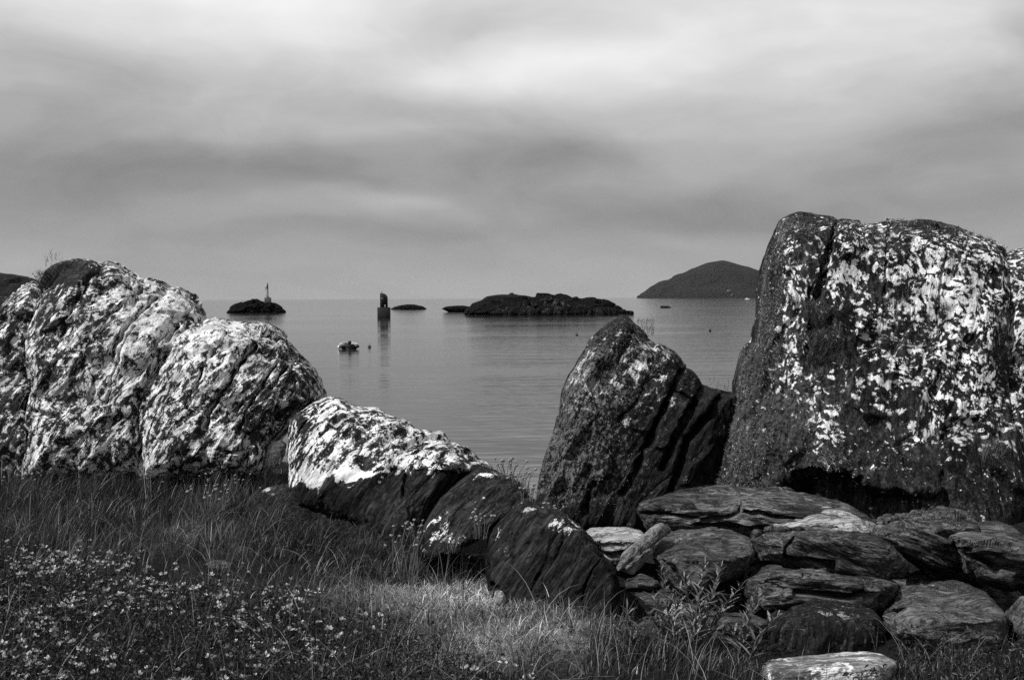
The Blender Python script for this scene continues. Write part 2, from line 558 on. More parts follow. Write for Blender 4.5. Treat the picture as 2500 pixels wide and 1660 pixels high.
def rock(name, poly, Y, T, mat, label=None, cat='rock', Tb=None, N=120, p=3.0, ax=0.0, ay=0.0, edge=None, edge_k=0.0, ang=50,
         lump=0.06, lumpf=1.4, strata=0.03, stf=7.0, step=0.02, stepf=5.0, rough=0.010, cracks=(), lich=0.02, blobs=(), crust=0.5, cblobs=(),
         cut=None, unit=1.0, group=None, seed=0, c=None, kind=None, tilt_fn=None, grow=1.0, facet=0.026, nfac=70, fslope=0.16):
    poly = np.asarray(poly, float)
    if grow != 1.0:
        poly = (poly - poly.mean(0)) * grow + poly.mean(0)
    lo_, hi_ = poly.min(0), poly.max(0)
    c = np.asarray(c, float) if c is not None else (lo_ + hi_) / 2
    s = (hi_ - lo_) / 2
    Tb = T if Tb is None else Tb
    th = np.linspace(-math.pi, math.pi, 721)
    R = _outline_radius(poly, c, s, th)
    k_ = np.array([1, 2, 1]) / 4.0
    R = np.convolve(np.concatenate([R[-2:-1], R, R[1:2]]), k_, 'valid')
    g = np.linspace(-1, 1, N)
    a, b_ = np.meshgrid(g, g, indexing='ij')
    rho = np.maximum(np.abs(a), np.abs(b_))
    with np.errstate(divide='ignore', invalid='ignore'):
        phi = np.where(np.abs(a) >= np.abs(b_), (math.pi / 4) * (b_ / np.where(a == 0, 1e-9, a)), math.pi / 2 - (math.pi / 4) * (a / np.where(b_ == 0, 1e-9, b_)))
    rr = np.where(np.abs(a) >= np.abs(b_), a, b_)
    ang_ = np.where(rr >= 0, phi, phi + math.pi)
    ang_ = (ang_ + math.pi) % (2 * math.pi) - math.pi
    r = 1 - (1 - rho) ** 1.5
    Rt = np.interp(ang_, th, R)
    U = c[0] + r * Rt * np.cos(ang_) * s[0]
    V = c[1] + r * Rt * np.sin(ang_) * s[1]
    h = np.sqrt(np.maximum(0, 1 - r ** p))
    Yr = Y + ax * (U - c[0]) + ay * (V - c[1])
    if edge is not None:
        ex = np.interp(U, [q[0] for q in edge], [q[1] for q in edge])
        ab = np.maximum(0, ex - V)
        Yr = Yr + edge_k * ab
    if tilt_fn is not None:
        Yr = Yr + tilt_fn(U, V)
    front = unproj(U, V, Yr - T * h)
    rim = unproj(U, V, Yr)
    back = rim + np.stack([0 * h, Tb * h, 0 * h], -1)
    sd = np.array([seed * 7.13, seed * 3.71, seed * 5.37])
    ca, sa = math.cos(math.radians(ang)), math.sin(math.radians(ang))

    def disp(P, front_side):
        du = np.gradient(P, axis=0); dv = np.gradient(P, axis=1)
        n_ = np.cross(du, dv)
        n_ /= np.linalg.norm(n_, axis=-1, keepdims=True) + 1e-12
        mid = n_[N // 2, N // 2]
        want = -1 if front_side else 1
        if n_[N // 4:3 * N // 4, N // 4:3 * N // 4, 1].mean() * want < 0:
            n_ = -n_
        q = (P.reshape(-1, 3) / unit) + sd
        wv = np.stack([gn(q * 1.1 + 5), gn(q * 1.1 + 31), gn(q * 1.1 + 57)], -1) * 0.12
        qq = q + wv
        al = qq[:, 0] * ca + qq[:, 2] * sa
        ac = -qq[:, 0] * sa + qq[:, 2] * ca
        st_ = np.stack([al * stf * 0.11, ac * stf, qq[:, 1] * stf * 0.5], -1)
        d_ = lump * fbm(q * lumpf, 4, 0.5)
        d_ = d_ + strata * fbm(st_, 5, 0.62, ridged=True)
        ph = ac * stepf + 0.7 * gn(np.stack([al * 0.8, ac * 1.5, qq[:, 1]], -1)) + 0.5 * qq[:, 1] * stepf
        saw = ph - np.floor(ph)
        saw = np.minimum(saw, (1 - saw) * 5.0)
        d_ = d_ + step * (saw - 0.4) * (0.7 + gn(np.stack([al * 1.2, np.floor(ph) * 3.1, qq[:, 1] * 0.5], -1)))
        d_ = d_ + 1.6 * rough * fbm(q * 10.0, 4, 0.72)
        if facet:
            # broken planes: cells long in the bedding direction, each its own offset and tilt
            rs = np.random.default_rng(100 + int(seed))
            fs = np.stack([al / 2.2, ac, qq[:, 1]], -1)
            fs = fs + 0.05 * np.stack([gn(q * 4 + 3), gn(q * 4 + 9), gn(q * 4 + 15)], -1)
            sp = fs[rs.choice(len(fs), nfac, replace=False)]
            off = rs.normal(0, 1, nfac) * facet
            gr = rs.normal(0, fslope, (nfac, 3))
            d2 = ((fs ** 2).sum(1)[:, None] - 2 * fs @ sp.T + (sp ** 2).sum(1)[None, :]).astype(np.float32)
            wt_ = np.exp(-(d2 - d2.min(1, keepdims=True)) * 1300.0)
            wt_ /= wt_.sum(1, keepdims=True)
            pl_ = np.clip(fs.astype(np.float32) @ gr.T.astype(np.float32) - (sp * gr).sum(1)[None, :], -2 * facet, 2 * facet) + off[None, :]
            d_ = d_ + (wt_ * pl_).sum(1)
        d_ = d_ - np.median(d_)
        d_ = d_ * (1 - 0.6 * r.ravel() ** 6) - 0.15 * np.abs(d_) * r.ravel() ** 6
        return n_ * (d_ * unit).reshape(N, N, 1)
    df = disp(front, True)
    front2 = front + df
    for line, wpx, dep in cracks:
        dist = _seg_dist(U + 6 * gn(np.stack([U.ravel() * .05, V.ravel() * .05, 0 * U.ravel()], -1)).reshape(N, N), V, line)
        front2[..., 1] += dep * np.exp(-(dist / wpx) ** 2) * np.minimum(1, (1 - r) * 12 + 0.25)
    back2 = back + disp(back, False)
    fi = np.arange(N * N).reshape(N, N)
    bi = np.full((N, N), -1)
    inner = (slice(1, N - 1), slice(1, N - 1))
    bi[0, :], bi[-1, :], bi[:, 0], bi[:, -1] = fi[0, :], fi[-1, :], fi[:, 0], fi[:, -1]
    bi[inner] = N * N + np.arange((N - 2) ** 2).reshape(N - 2, N - 2)
    verts = np.concatenate([front2.reshape(-1, 3), back2[inner].reshape(-1, 3)])

    def quads(ix, flip):
        q = np.stack([ix[:-1, :-1], ix[1:, :-1], ix[1:, 1:], ix[:-1, 1:]], -1).reshape(-1, 4)
        return q[:, ::-1] if flip else q
    e1 = front2[N // 2 + 1, N // 2] - front2[N // 2, N // 2]
    e2 = front2[N // 2, N // 2 + 1] - front2[N // 2, N // 2]
    fl = np.cross(e1, e2)[1] > 0
    faces = np.concatenate([quads(fi, fl), quads(bi, not fl)])
    Uv, Vv = U.ravel(), V.ravel()
    ld = np.full(Uv.shape, float(lich))
    for (bx, by, rx, ry, wt) in blobs:
        ld = ld + wt * np.exp(-((Uv - bx) / rx) ** 2 - ((Vv - by) / ry) ** 2)
    cr_ = np.full(Uv.shape, float(crust))
    for (bx, by, rx, ry, wt) in cblobs:
        cr_ = cr_ + wt * np.exp(-((Uv - bx) / rx) ** 2 - ((Vv - by) / ry) ** 2)
    if cut is not None:      # lichen stops below a line on the face
        lim = np.interp(Uv, [q[0] for q in cut], [q[1] for q in cut])
        dl = (lim - Vv + 22 * gn(np.stack([Uv * .025, Vv * .025, 0 * Uv], -1)) + 8 * gn(np.stack([Uv * .09, Vv * .09, 0 * Uv], -1))) / 26.0
        ld = np.clip(ld * np.clip(0.5 + dl, 0, 1) ** 1.5, 0.004, 1)
    pp = np.concatenate([_ppf(ld), np.full((N - 2) ** 2, _ppf(np.array(max(lich, .05))))])
    cc = np.concatenate([cr_, np.full((N - 2) ** 2, crust)])
    org = np.array([verts[:, 0].mean(), verts[:, 1].mean(), verts[:, 2].min()])
    o = mesh(name, verts, faces, mat, None, True, {'lich': pp, 'crust': cc}, origin=org)
    tag(o, label, cat if kind != 'structure' else None, group, kind)
    ROCKS[o.name] = dict(o=o, U=Uv, V=Vv, P=front2.reshape(-1, 3), org=org, ld=ld)
    # outward normals of the front, for things that grow on the rock
    du = np.gradient(front2, axis=0); dv = np.gradient(front2, axis=1)
    n_ = np.cross(du, dv); n_ /= np.linalg.norm(n_, axis=-1, keepdims=True) + 1e-12
    n_ = n_ if not fl else -n_
    ROCKS[o.name]['N'] = n_.reshape(-1, 3)
    return o


def surf(o, px, py):
    q = ROCKS[o.name]
    i = np.argmin((q['U'] - px) ** 2 + (q['V'] - py) ** 2)
    return q['P'][i], q['N'][i]


# ------------------------------------------------------------------ sea and ground
def sea():
    xs = np.array([-15000, -6000, -2500, -1000, -400, -150, -60, 0, 60, 150, 400, 1000, 2500, 6000, 15000.])
    ys = np.array([-60, 0, 10, 20, 40, 80, 160, 320, 640, 1300, 2600, 5200, 9000, 15000.])
    X, Yg = np.meshgrid(xs, ys, indexing='ij')
    v_ = np.stack([X, Yg, 0 * X], -1).reshape(-1, 3)
    ix = np.arange(len(v_)).reshape(X.shape)
    q = np.stack([ix[:-1, :-1], ix[1:, :-1], ix[1:, 1:], ix[:-1, 1:]], -1).reshape(-1, 4)
    m_, t, b_ = new_mat('sea_water')
    tcn = t.n('ShaderNodeTexCoord')
    p = tcn.outputs['Object']
    p1 = t.mapping(p, rot=(0, 0, math.radians(4)), scale=(0.10, 1.0, 1))
    p2 = t.mapping(p, rot=(0, 0, math.radians(-7)), scale=(0.22, 1.0, 1))
    n1 = t.noise(p1, 0.75, 3, 0.5)
    n2 = t.noise(p2, 2.6, 2, 0.5)
    pat = t.noise(t.mapping(p, scale=(0.012, 0.035, 1)), 1.0, 3, 0.55)
    pa = t.rng(pat, 0.40, 0.62, 0.35, 1.25)
    hgt = t.m('MULTIPLY', pa, t.m('ADD', t.m('MULTIPLY', n1, 0.044), t.m('MULTIPLY', n2, 0.021)))
    bp = t.n('ShaderNodeBump')
    bp.inputs['Strength'].default_value = 1.0
    bp.inputs['Distance'].default_value = 1.0
    t.link(hgt, bp.inputs['Height'])
    t.link(bp.outputs[0], b_.inputs['Normal'])
    b_.inputs['Base Color'].default_value = (0.03, 0.03, 0.03, 1)
    b_.inputs['Roughness'].default_value = 0.06
    b_.inputs['IOR'].default_value = 1.333
    b_.inputs['Specular Tint'].default_value = (0.86, 0.86, 0.86, 1)
    tag(mesh('sea', v_, q, m_, smooth=False), kind='structure')


sea()
GZ = 2.5


def ground_z(x, y):
    p = np.stack([np.ravel(x), np.ravel(y), 0 * np.ravel(x)], -1).astype(float)
    z = GZ + 0.06 * fbm(p * 0.55, 3) + 0.02 * fbm(p * 3.1, 3)
    yy = np.ravel(y)
    drop = np.clip((yy - 10.6) / 6.0, 0, 1)
    z = z - 4.3 * drop * drop * (3 - 2 * drop)
    xx = np.ravel(x)
    z = z - 1.2 * np.exp(-((xx - 0.9) / 1.3) ** 4) * np.clip((yy - 6.9) / 2.0, 0, 1) * np.clip((13 - yy) / 2, 0, 1)
    z = z - 0.45 * np.exp(-((xx - 2.0) / 1.25) ** 4 - ((yy - 6.15) / 0.75) ** 4)  # hollow added under the stone pile so the gaps fall dark
    return z.reshape(np.shape(x))


def ground():
    xs = np.concatenate([np.linspace(-60, -9, 24)[:-1], np.linspace(-9, 9, 240), np.linspace(9, 60, 24)[1:]])
    ys = np.concatenate([np.linspace(-50, 3, 20)[:-1], np.linspace(3, 17, 190), np.array([19.0, 22, 30])])
    X, Yg = np.meshgrid(xs, ys, indexing='ij')
    Zg = ground_z(X, Yg)
    v_ = np.stack([X, Yg, Zg], -1).reshape(-1, 3)
    ix = np.arange(len(v_)).reshape(X.shape)
    q = np.stack([ix[:-1, :-1], ix[1:, :-1], ix[1:, 1:], ix[:-1, 1:]], -1).reshape(-1, 4)
    m_, t, b_ = new_mat('turf_soil')
    tcn = t.n('ShaderNodeTexCoord')
    n1 = t.noise(tcn.outputs['Object'], 9, 6, 0.7)
    n2 = t.noise(tcn.outputs['Object'], 45, 4, 0.7)
    at_ = t.n('ShaderNodeAttribute', attribute_name='dry')
    lo_ = t.rng(n2, 0.35, 0.65, 0.004, 0.022)
    dry_ = t.rng(n2, 0.32, 0.66, 0.12, 0.6)
    c = t.mix(t.m('MULTIPLY', at_.outputs['Fac'], t.rng(n1, 0.35, 0.6)), lo_, dry_)
    t.link(t.grey(c), b_.inputs['Base Color'])
    b_.inputs['Roughness'].default_value = 0.9
    b_.inputs['Specular IOR Level'].default_value = 0.05
    bp = t.n('ShaderNodeBump')
    bp.inputs['Strength'].default_value = 0.8
    bp.inputs['Distance'].default_value = 0.03
    t.link(n2, bp.inputs['Height'])
    t.link(bp.outputs[0], b_.inputs['Normal'])
    tag(mesh('ground', v_, q, m_, attrs={'dry': dry_at(v_[:, 0], v_[:, 1])}), kind='structure')


def gpx(px, py):
    """ground point seen at a photograph pixel"""
    Y_ = 1.6 * F / (py - horizon(px))
    P = unproj(px, py, Y_)
    return P[0], P[1]


DRY = [gpx(1130, 1450) + (0.50, 0.40, 1.2), gpx(1300, 1560) + (0.50, 0.28, 0.75), gpx(500, 1330) + (0.45, 0.35, 0.15), gpx(1100, 1620) + (0.4, 0.2, 0.35)]


def dry_at(x, y):
    d_ = np.zeros(np.shape(x))
    for (cx_, cy_, rx, ry, wt) in DRY:
        d_ = d_ + wt * np.exp(-((x - cx_) / rx) ** 2 - ((y - cy_) / ry) ** 2)
    return np.clip(d_, 0, 1)


ground()

# ------------------------------------------------------------------ far land
rock('headland', shp([(-2, 742), (330, 738), (345, 718), (370, 715), (380, 695), (460, 640), (510, 598), (560, 572), (640, 522), (690, 505), (770, 492), (830, 465), (860, 435), (910, 410), (980, 395), (1040, 368), (1100, 335), (1150, 322), (1250, 280), (1330, 245), (1400, 228), (1490, 218), (1545, 203), (1600, 212), (1680, 240), (1760, 262), (1860, 292), (1930, 300), (2000, 328), (2100, 362), (2300, 420), (2700, 520), (3300, 640), (3700, 700), (3900, 745), (3700, 790), (340, 790)], 1500, 600, 5.905)[1:],
     5200, 420, M_HEAD, None, N=170, p=2.2, ay=-1.5, lump=0.02, lumpf=2.5, facet=0.006, nfac=120, strata=0.006, step=0.0, rough=0.004, unit=250, ang=0, lich=0.01, kind='structure', c=(1850, 735),
     crust=0.45, cblobs=[(1800, 705, 200, 14, 0.3)])
rock('hillside', [(-900, 600), (-500, 610), (-200, 645), (-60, 662), (0, 667), (20, 669), (50, 676), (70, 682), (110, 700), (160, 740), (190, 770), (150, 800), (-300, 830), (-900, 830)],
     150, 18, M_HILL, None, N=140, p=2.2, lump=0.05, lumpf=1.5, strata=0.02, step=0.01, rough=0.012, unit=9, ang=20, lich=0.06, kind='structure', ay=-0.12, c=(-350, 740))

# islets off shore
rock('rock_islet', shp([(160, 1085), (240, 990), (300, 915), (360, 850), (430, 812), (530, 785), (600, 760), (720, 745), (830, 700), (950, 660), (1050, 665), (1110, 660), (1180, 700), (1260, 735), (1330, 750), (1400, 780), (1480, 800), (1570, 795), (1650, 775), (1740, 800), (1850, 860), (1920, 910), (1960, 985), (2010, 1020), (2040, 1065), (1900, 1160), (1200, 1190), (500, 1180)], 540, 680, 13.067),
     338, 5.0, M_ISLE, 'black rounded islet that carries the slender beacon', 'islet', N=120, p=2.4, facet=0.12, nfac=80, fslope=0.3, lump=0.10, lumpf=1.4, strata=0.08, step=0.06, rough=0.03, unit=3.2, ang=15, lich=0.004, ay=-0.05)
rock('reef', [(951, 756), (960, 750), (975, 746), (995, 743), (1015, 744), (1030, 747), (1040, 752), (1046, 760), (1000, 764), (960, 762)],
     420, 3, M_ISLE, 'thin flat black reef just right of the block beacon', 'islet', N=60, p=2.4, lump=0.08, strata=0.05, step=0.03, rough=0.03, unit=3, ang=10, lich=0.004)
isl = [(1135, 764), (1142, 755), (1148, 748), (1155, 740), (1175, 734), (1190, 723), (1215, 719), (1243, 718), (1248, 713), (1270, 716), (1290, 716), (1310, 719), (1340, 719), (1355, 721), (1370, 716), (1385, 716), (1400, 726), (1420, 727), (1440, 731), (1448, 726), (1465, 726), (1485, 732), (1500, 742), (1512, 752), (1530, 758), (1547, 764), (1530, 780), (1300, 786), (1180, 778)]
isl = [(a_, 770 - (770 - b_) * 0.90 if b_ < 770 else b_) for a_, b_ in isl]
rock('rock_island', isl, 275, 16, M_ISLE, 'long craggy black island in the middle of the bay', 'islet', N=220, p=2.3, ay=-0.12, facet=0.18, nfac=110, fslope=0.3, lump=0.16, lumpf=0.8, strata=0.08, stf=2.0, step=0.14, stepf=1.0, rough=0.015, unit=3.4, ang=20, lich=0.03, blobs=[(1340, 742, 50, 7, 0.35), (1260, 722, 60, 8, 0.15), (1400, 757, 120, 6, 0.2)], crust=0.55)
rock('reef', [(1196, 765), (1205, 757), (1235, 752), (1290, 755), (1340, 751), (1400, 755), (1450, 754), (1490, 757), (1520, 758), (1548, 764), (1520, 778), (1250, 782)], 262, 5, M_SHELF, 'low paler rock shelf along the front of the craggy island', 'islet', N=130, p=2.6, facet=0.25, nfac=80, fslope=0.4, lump=0.16, lumpf=1.2, strata=0.10, stf=3.0, step=0.10, stepf=1.6, rough=0.03, unit=2.4, ang=65, lich=0.10, crust=0.6)
rock('reef', [(1078, 754), (1086, 749), (1105, 747), (1130, 746), (1150, 749), (1160, 756), (1140, 762), (1095, 762)], 330, 2.5, M_ISLE, 'low black reef trailing off the left end of the craggy island', 'islet', N=50, p=2.4, lump=0.08, strata=0.05, step=0.03, rough=0.03, unit=3, ang=10, lich=0.004)
rock('reef', [(1612, 753), (1613, 747), (1622, 747), (1630, 747), (1636, 749), (1642, 753), (1630, 758), (1615, 758)], 420, 2, M_ISLE, 'small lone black rock on the water below the headland', 'islet', N=40, p=2.6, lump=0.06, strata=0.05, step=0.03, rough=0.03, unit=2, ang=0, lich=0.004)

# ------------------------------------------------------------------ the big rocks
rock('boulder', Z1([(-300, 900), (-120, 560), (-20, 430), (30, 370), (70, 325), (110, 285), (160, 258), (205, 236), (262, 262), (275, 400), (250, 520), (215, 680), (250, 960), (225, 1130), (210, 1500), (-300, 1500)]),
     10.2, 0.60, M_LEFT, 'lichened rock shoulder at the left edge of the photo', 'rock', N=160, grow=1.04, p=5, ay=-0.0012, ang=60, lich=0.44, lump=0.05, strata=0.025, step=0.03, seed=1, blobs=[(10, 1050, 60, 80, -.2)], c=Z1([(20, 900)])[0])
rockA = rock('boulder', Z1([(250, 270), (300, 160), (340, 128), (400, 105), (450, 90), (500, 85), (580, 95), (620, 108), (640, 122), (690, 97), (720, 105), (750, 125), (790, 155), (830, 180), (880, 210), (904, 238), (940, 215), (980, 226), (1020, 235), (1045, 250), (1070, 275), (1105, 268), (1140, 265), (1190, 305), (1220, 345), (1250, 380), (1275, 420), (1290, 450), (1305, 490), (1230, 580), (1170, 640), (1110, 730), (1050, 830), (980, 940), (950, 1040), (930, 1160), (915, 1500), (500, 1520), (130, 1500), (142, 1130), (175, 960), (125, 660), (165, 500), (205, 400)]),
     10.1, 0.75, M_LEFT, 'tallest humped rock at left, dark bare crown over white lichen', 'rock', N=250, grow=1.01, p=4.5, ay=-0.0014, ang=54, lich=0.53, lump=0.06, strata=0.03, step=0.045, stepf=3.6, seed=2,
     blobs=[(165, 668, 80, 40, -0.8), (120, 800, 45, 90, -0.32), (330, 790, 110, 90, 0.36), (150, 1000, 90, 80, -0.12), (190, 1040, 80, 70, 0.12), (280, 1050, 50, 100, -0.1), (440, 740, 50, 50, 0.25)],
     cracks=[(Z1([(908, 235), (890, 285), (800, 370), (700, 450), (600, 590), (560, 640)]), 4.5, 0.16), (Z1([(985, 335), (900, 420), (820, 500), (740, 620), (700, 700)]), 4.0, 0.13), (Z1([(640, 125), (590, 200), (520, 270)]), 5, 0.12),
             (Z1([(640, 610), (560, 640), (520, 740)]), 4, 0.08), (Z1([(600, 230), (480, 380), (400, 520), (350, 660)]), 2.5, 0.07), (Z1([(860, 520), (760, 680), (700, 830), (670, 1000)]), 2.5, 0.07), (Z1([(1230, 400), (1090, 520), (960, 680)]), 2.5, 0.06), (Z1([(220, 1060), (320, 1090)]), 6, 0.10), (Z1([(370, 1260), (440, 1250), (500, 1200)]), 6, 0.12), (Z1([(1080, 500), (1120, 520), (1060, 600)]), 6, 0.1)], crust=0.6)
rockB = rock('boulder', Z1([(1290, 490), (1350, 460), (1385, 464), (1420, 475), (1480, 490), (1540, 490), (1580, 492), (1620, 500), (1680, 515), (1740, 545), (1790, 590), (1860, 640), (1900, 690), (1930, 730), (1990, 800), (2020, 860), (2045, 930), (2052, 985), (2010, 998), (1930, 1045), (1870, 1100), (1820, 1170), (1750, 1240), (1710, 1310), (1690, 1400), (1650, 1500), (870, 1510), (865, 1200), (880, 1050), (895, 960), (925, 880), (980, 770), (1050, 670), (1120, 572), (1195, 520)]),
     9.75, 0.80, M_LEFT, 'broad dome of white lichened rock with two diagonal clefts', 'rock', N=240, grow=1.02, p=4.5, ay=-0.0014, ang=52, lich=0.57, lump=0.06, strata=0.035, step=0.05, stepf=3.4, seed=3,
     blobs=[(690, 960, 60, 110, -0.2), (590, 1010, 70, 50, -0.22), (540, 810, 110, 60, 0.2), (440, 1090, 60, 60, -0.1), (640, 1050, 60, 60, -0.1), (690, 850, 60, 40, -0.1), (740, 930, 30, 60, -.2)],
     cracks=[(Z1([(1625, 655), (1560, 710), (1500, 790), (1450, 880), (1400, 950), (1330, 1040), (1290, 1150)]), 5, 0.20), (Z1([(1190, 540), (1100, 640), (1000, 800), (950, 900), (930, 1000)]), 5, 0.14),
             (Z1([(1400, 1300), (1480, 1320), (1560, 1310)]), 3, 0.06), (Z1([(1830, 780), (1780, 840), (1740, 900)]), 4, 0.08), (Z1([(1450, 560), (1330, 720), (1240, 880), (1190, 1040)]), 2.5, 0.07), (Z1([(1800, 700), (1680, 880), (1580, 1040), (1520, 1200)]), 2.5, 0.07)], crust=0.6)
rock('stone', Z1([(1720, 1370), (1715, 1310), (1740, 1260), (1790, 1240), (1820, 1265), (1815, 1330), (1790, 1390), (1750, 1420)]), 8.75, 0.12, M_STONE, 'small rounded stone wedged in the cleft beside the white ramp rock', 'stone', N=50, p=2.2, lump=0.02, lumpf=5, strata=0.01, step=0.005, facet=0.004, nfac=12, seed=4, crust=0.8, ang=70)
rockC = rock('boulder', Z2([(262, 300), (300, 262), (340, 238), (400, 195), (440, 178), (490, 165), (530, 172), (560, 185), (600, 212), (640, 222), (680, 230), (730, 230), (770, 235), (800, 250), (830, 275), (880, 285), (920, 292), (950, 305), (990, 345), (1040, 365), (1090, 380), (1150, 390), (1200, 430), (1240, 442), (1280, 455), (1330, 500), (1360, 530), (1400, 555), (1440, 585), (1468, 607), (1420, 612), (1340, 608), (1280, 650), (1200, 710), (1140, 765), (1080, 830), (1040, 900), (1000, 1020), (900, 1060), (700, 960), (500, 860), (300, 790), (255, 700), (250, 560), (240, 470), (250, 400)]),
     7.75, 0.46, M_RAMP, 'sloping ramp of rock crusted with bright white lichen, dark beneath', 'rock', N=240, facet=0.014, fslope=0.08, p=4, ax=-0.0016, ay=-0.0028, ang=58, lich=0.57, lump=0.06, strata=0.028, step=0.035, stepf=4.5, seed=5,
     cut=Z2([(200, 640), (330, 690), (430, 695), (580, 675), (700, 655), (790, 632), (880, 600), (980, 615), (1060, 612), (1130, 580), (1230, 560), (1330, 590), (1470, 610)]),
     blobs=[(Z2([(420, 640)])[0] + (60, 24, 0.5)), (Z2([(680, 625)])[0] + (50, 22, 0.5)), (Z2([(1000, 420)])[0] + (60, 40, -0.12)), (Z2([(320, 300)])[0] + (22, 30, -0.5)), (Z2([(1250, 530)])[0] + (60, 30, -0.15))],
     cracks=[(Z2([(425, 190), (390, 270), (340, 330), (300, 400)]), 4, 0.10), (Z2([(690, 430), (620, 540)]), 3, 0.05), (Z2([(930, 620), (910, 740)]), 4, 0.06)], crust=0.4, c=Z2([(720, 560)])[0])
rockD = rock('boulder', Z2([(1345, 606), (1380, 606), (1440, 625), (1480, 650), (1530, 668), (1560, 690), (1590, 722), (1612, 758), (1560, 800), (1490, 862), (1425, 905), (1385, 950), (1290, 1005), (1200, 1030), (1110, 1085), (1060, 1080), (1028, 1040), (1040, 980), (1062, 900), (1100, 832), (1150, 755), (1230, 692), (1290, 645)]),
     6.45, 0.20, M_RAMP, 'dark wedge of rock between two clefts on the ramp', 'rock', N=160, facet=0.010, fslope=0.06, nfac=30, grow=1.12, p=16, ax=-0.001, ay=-0.002, ang=58, lich=0.02, lump=0.022, strata=0.026, stf=14, step=0.022, stepf=8, rough=0.007, seed=6, crust=0.55,
     blobs=[(Z2([(1375, 770)])[0] + (22, 20, 0.2)), (Z2([(1100, 990)])[0] + (25, 35, 0.16)), (Z2([(1200, 970)])[0] + (25, 25, 0.15)), (Z2([(1430, 615)])[0] + (30, 8, 0.6)), (Z2([(1170, 830)])[0] + (30, 30, 0.1))])
rockE = rock('boulder', Z2([(1600, 765), (1640, 762), (1700, 800), (1760, 815), (1800, 830), (1840, 850), (1900, 890), (1960, 940), (1990, 980), (2030, 1030), (2060, 1080), (2100, 1130), (2140, 1190), (2152, 1280), (2150, 1350), (2120, 1430), (2100, 1540), (1900, 1560), (1700, 1520), (1550, 1450), (1470, 1430), (1430, 1340), (1405, 1200), (1400, 1080), (1415, 980), (1435, 935), (1450, 920), (1500, 870), (1560, 800)]),
     6.0, 0.24, M_RAMP, 'dark slate rock running down into the grass at the foot of the ramp', 'rock', N=240, facet=0.010, fslope=0.06, nfac=40, grow=1.02, p=20, ax=-0.0008, ay=-0.0012, ang=60, lich=0.008, lump=0.022, strata=0.024, stf=15, step=0.022, stepf=8, rough=0.007, seed=7, crust=0.35,
     blobs=[(Z2([(1900, 925)])[0] + (45, 14, 0.24)), (Z2([(1860, 880)])[0] + (40, 10, 0.25)), (Z2([(1500, 1060)])[0] + (12, 14, 0.3)), (Z2([(1650, 800)])[0] + (30, 10, 0.2)), (Z2([(1450, 960)])[0] + (12, 30, .25))],
     cracks=[(Z2([(2060, 1090), (1990, 1220), (1940, 1330)]), 2.5, 0.03), (Z2([(1700, 1190), (1660, 1290)]), 2.5, 0.03), (Z2([(1830, 1000), (1780, 1120), (1720, 1230)]), 2, 0.02), (Z2([(1430, 1260), (1490, 1330)]), 8, 0.10)])
rock('mossy_bank', Z2([(40, 760), (130, 690), (250, 660), (380, 690), (500, 700), (640, 700), (780, 740), (880, 820), (960, 900), (1040, 1020), (1100, 1085), (1250, 1080), (1400, 1130), (1470, 1240), (1400, 1280), (1200, 1280), (1000, 1285), (800, 1265), (500, 1150), (200, 1020), (0, 900)]),
     7.0, 0.14, M_MOSS, 'low bank of black moss below the white ramp rock', 'bank', N=190, p=2.6, ay=-0.0066, tilt_fn=lambda U, V: 0.0018 * np.maximum(0, 925 - U), ang=10, lich=0.008, lump=0.12, lumpf=2.4, strata=0.03, step=0.02, rough=0.06, seed=8, facet=0.0,
     blobs=[(Z2([(130, 705)])[0] + (16, 7, 0.9)), (Z2([(365, 715)])[0] + (8, 4, 0.9)), (Z2([(415, 690)])[0] + (9, 5, 0.9)), (Z2([(730, 845)])[0] + (14, 7, 0.3))])
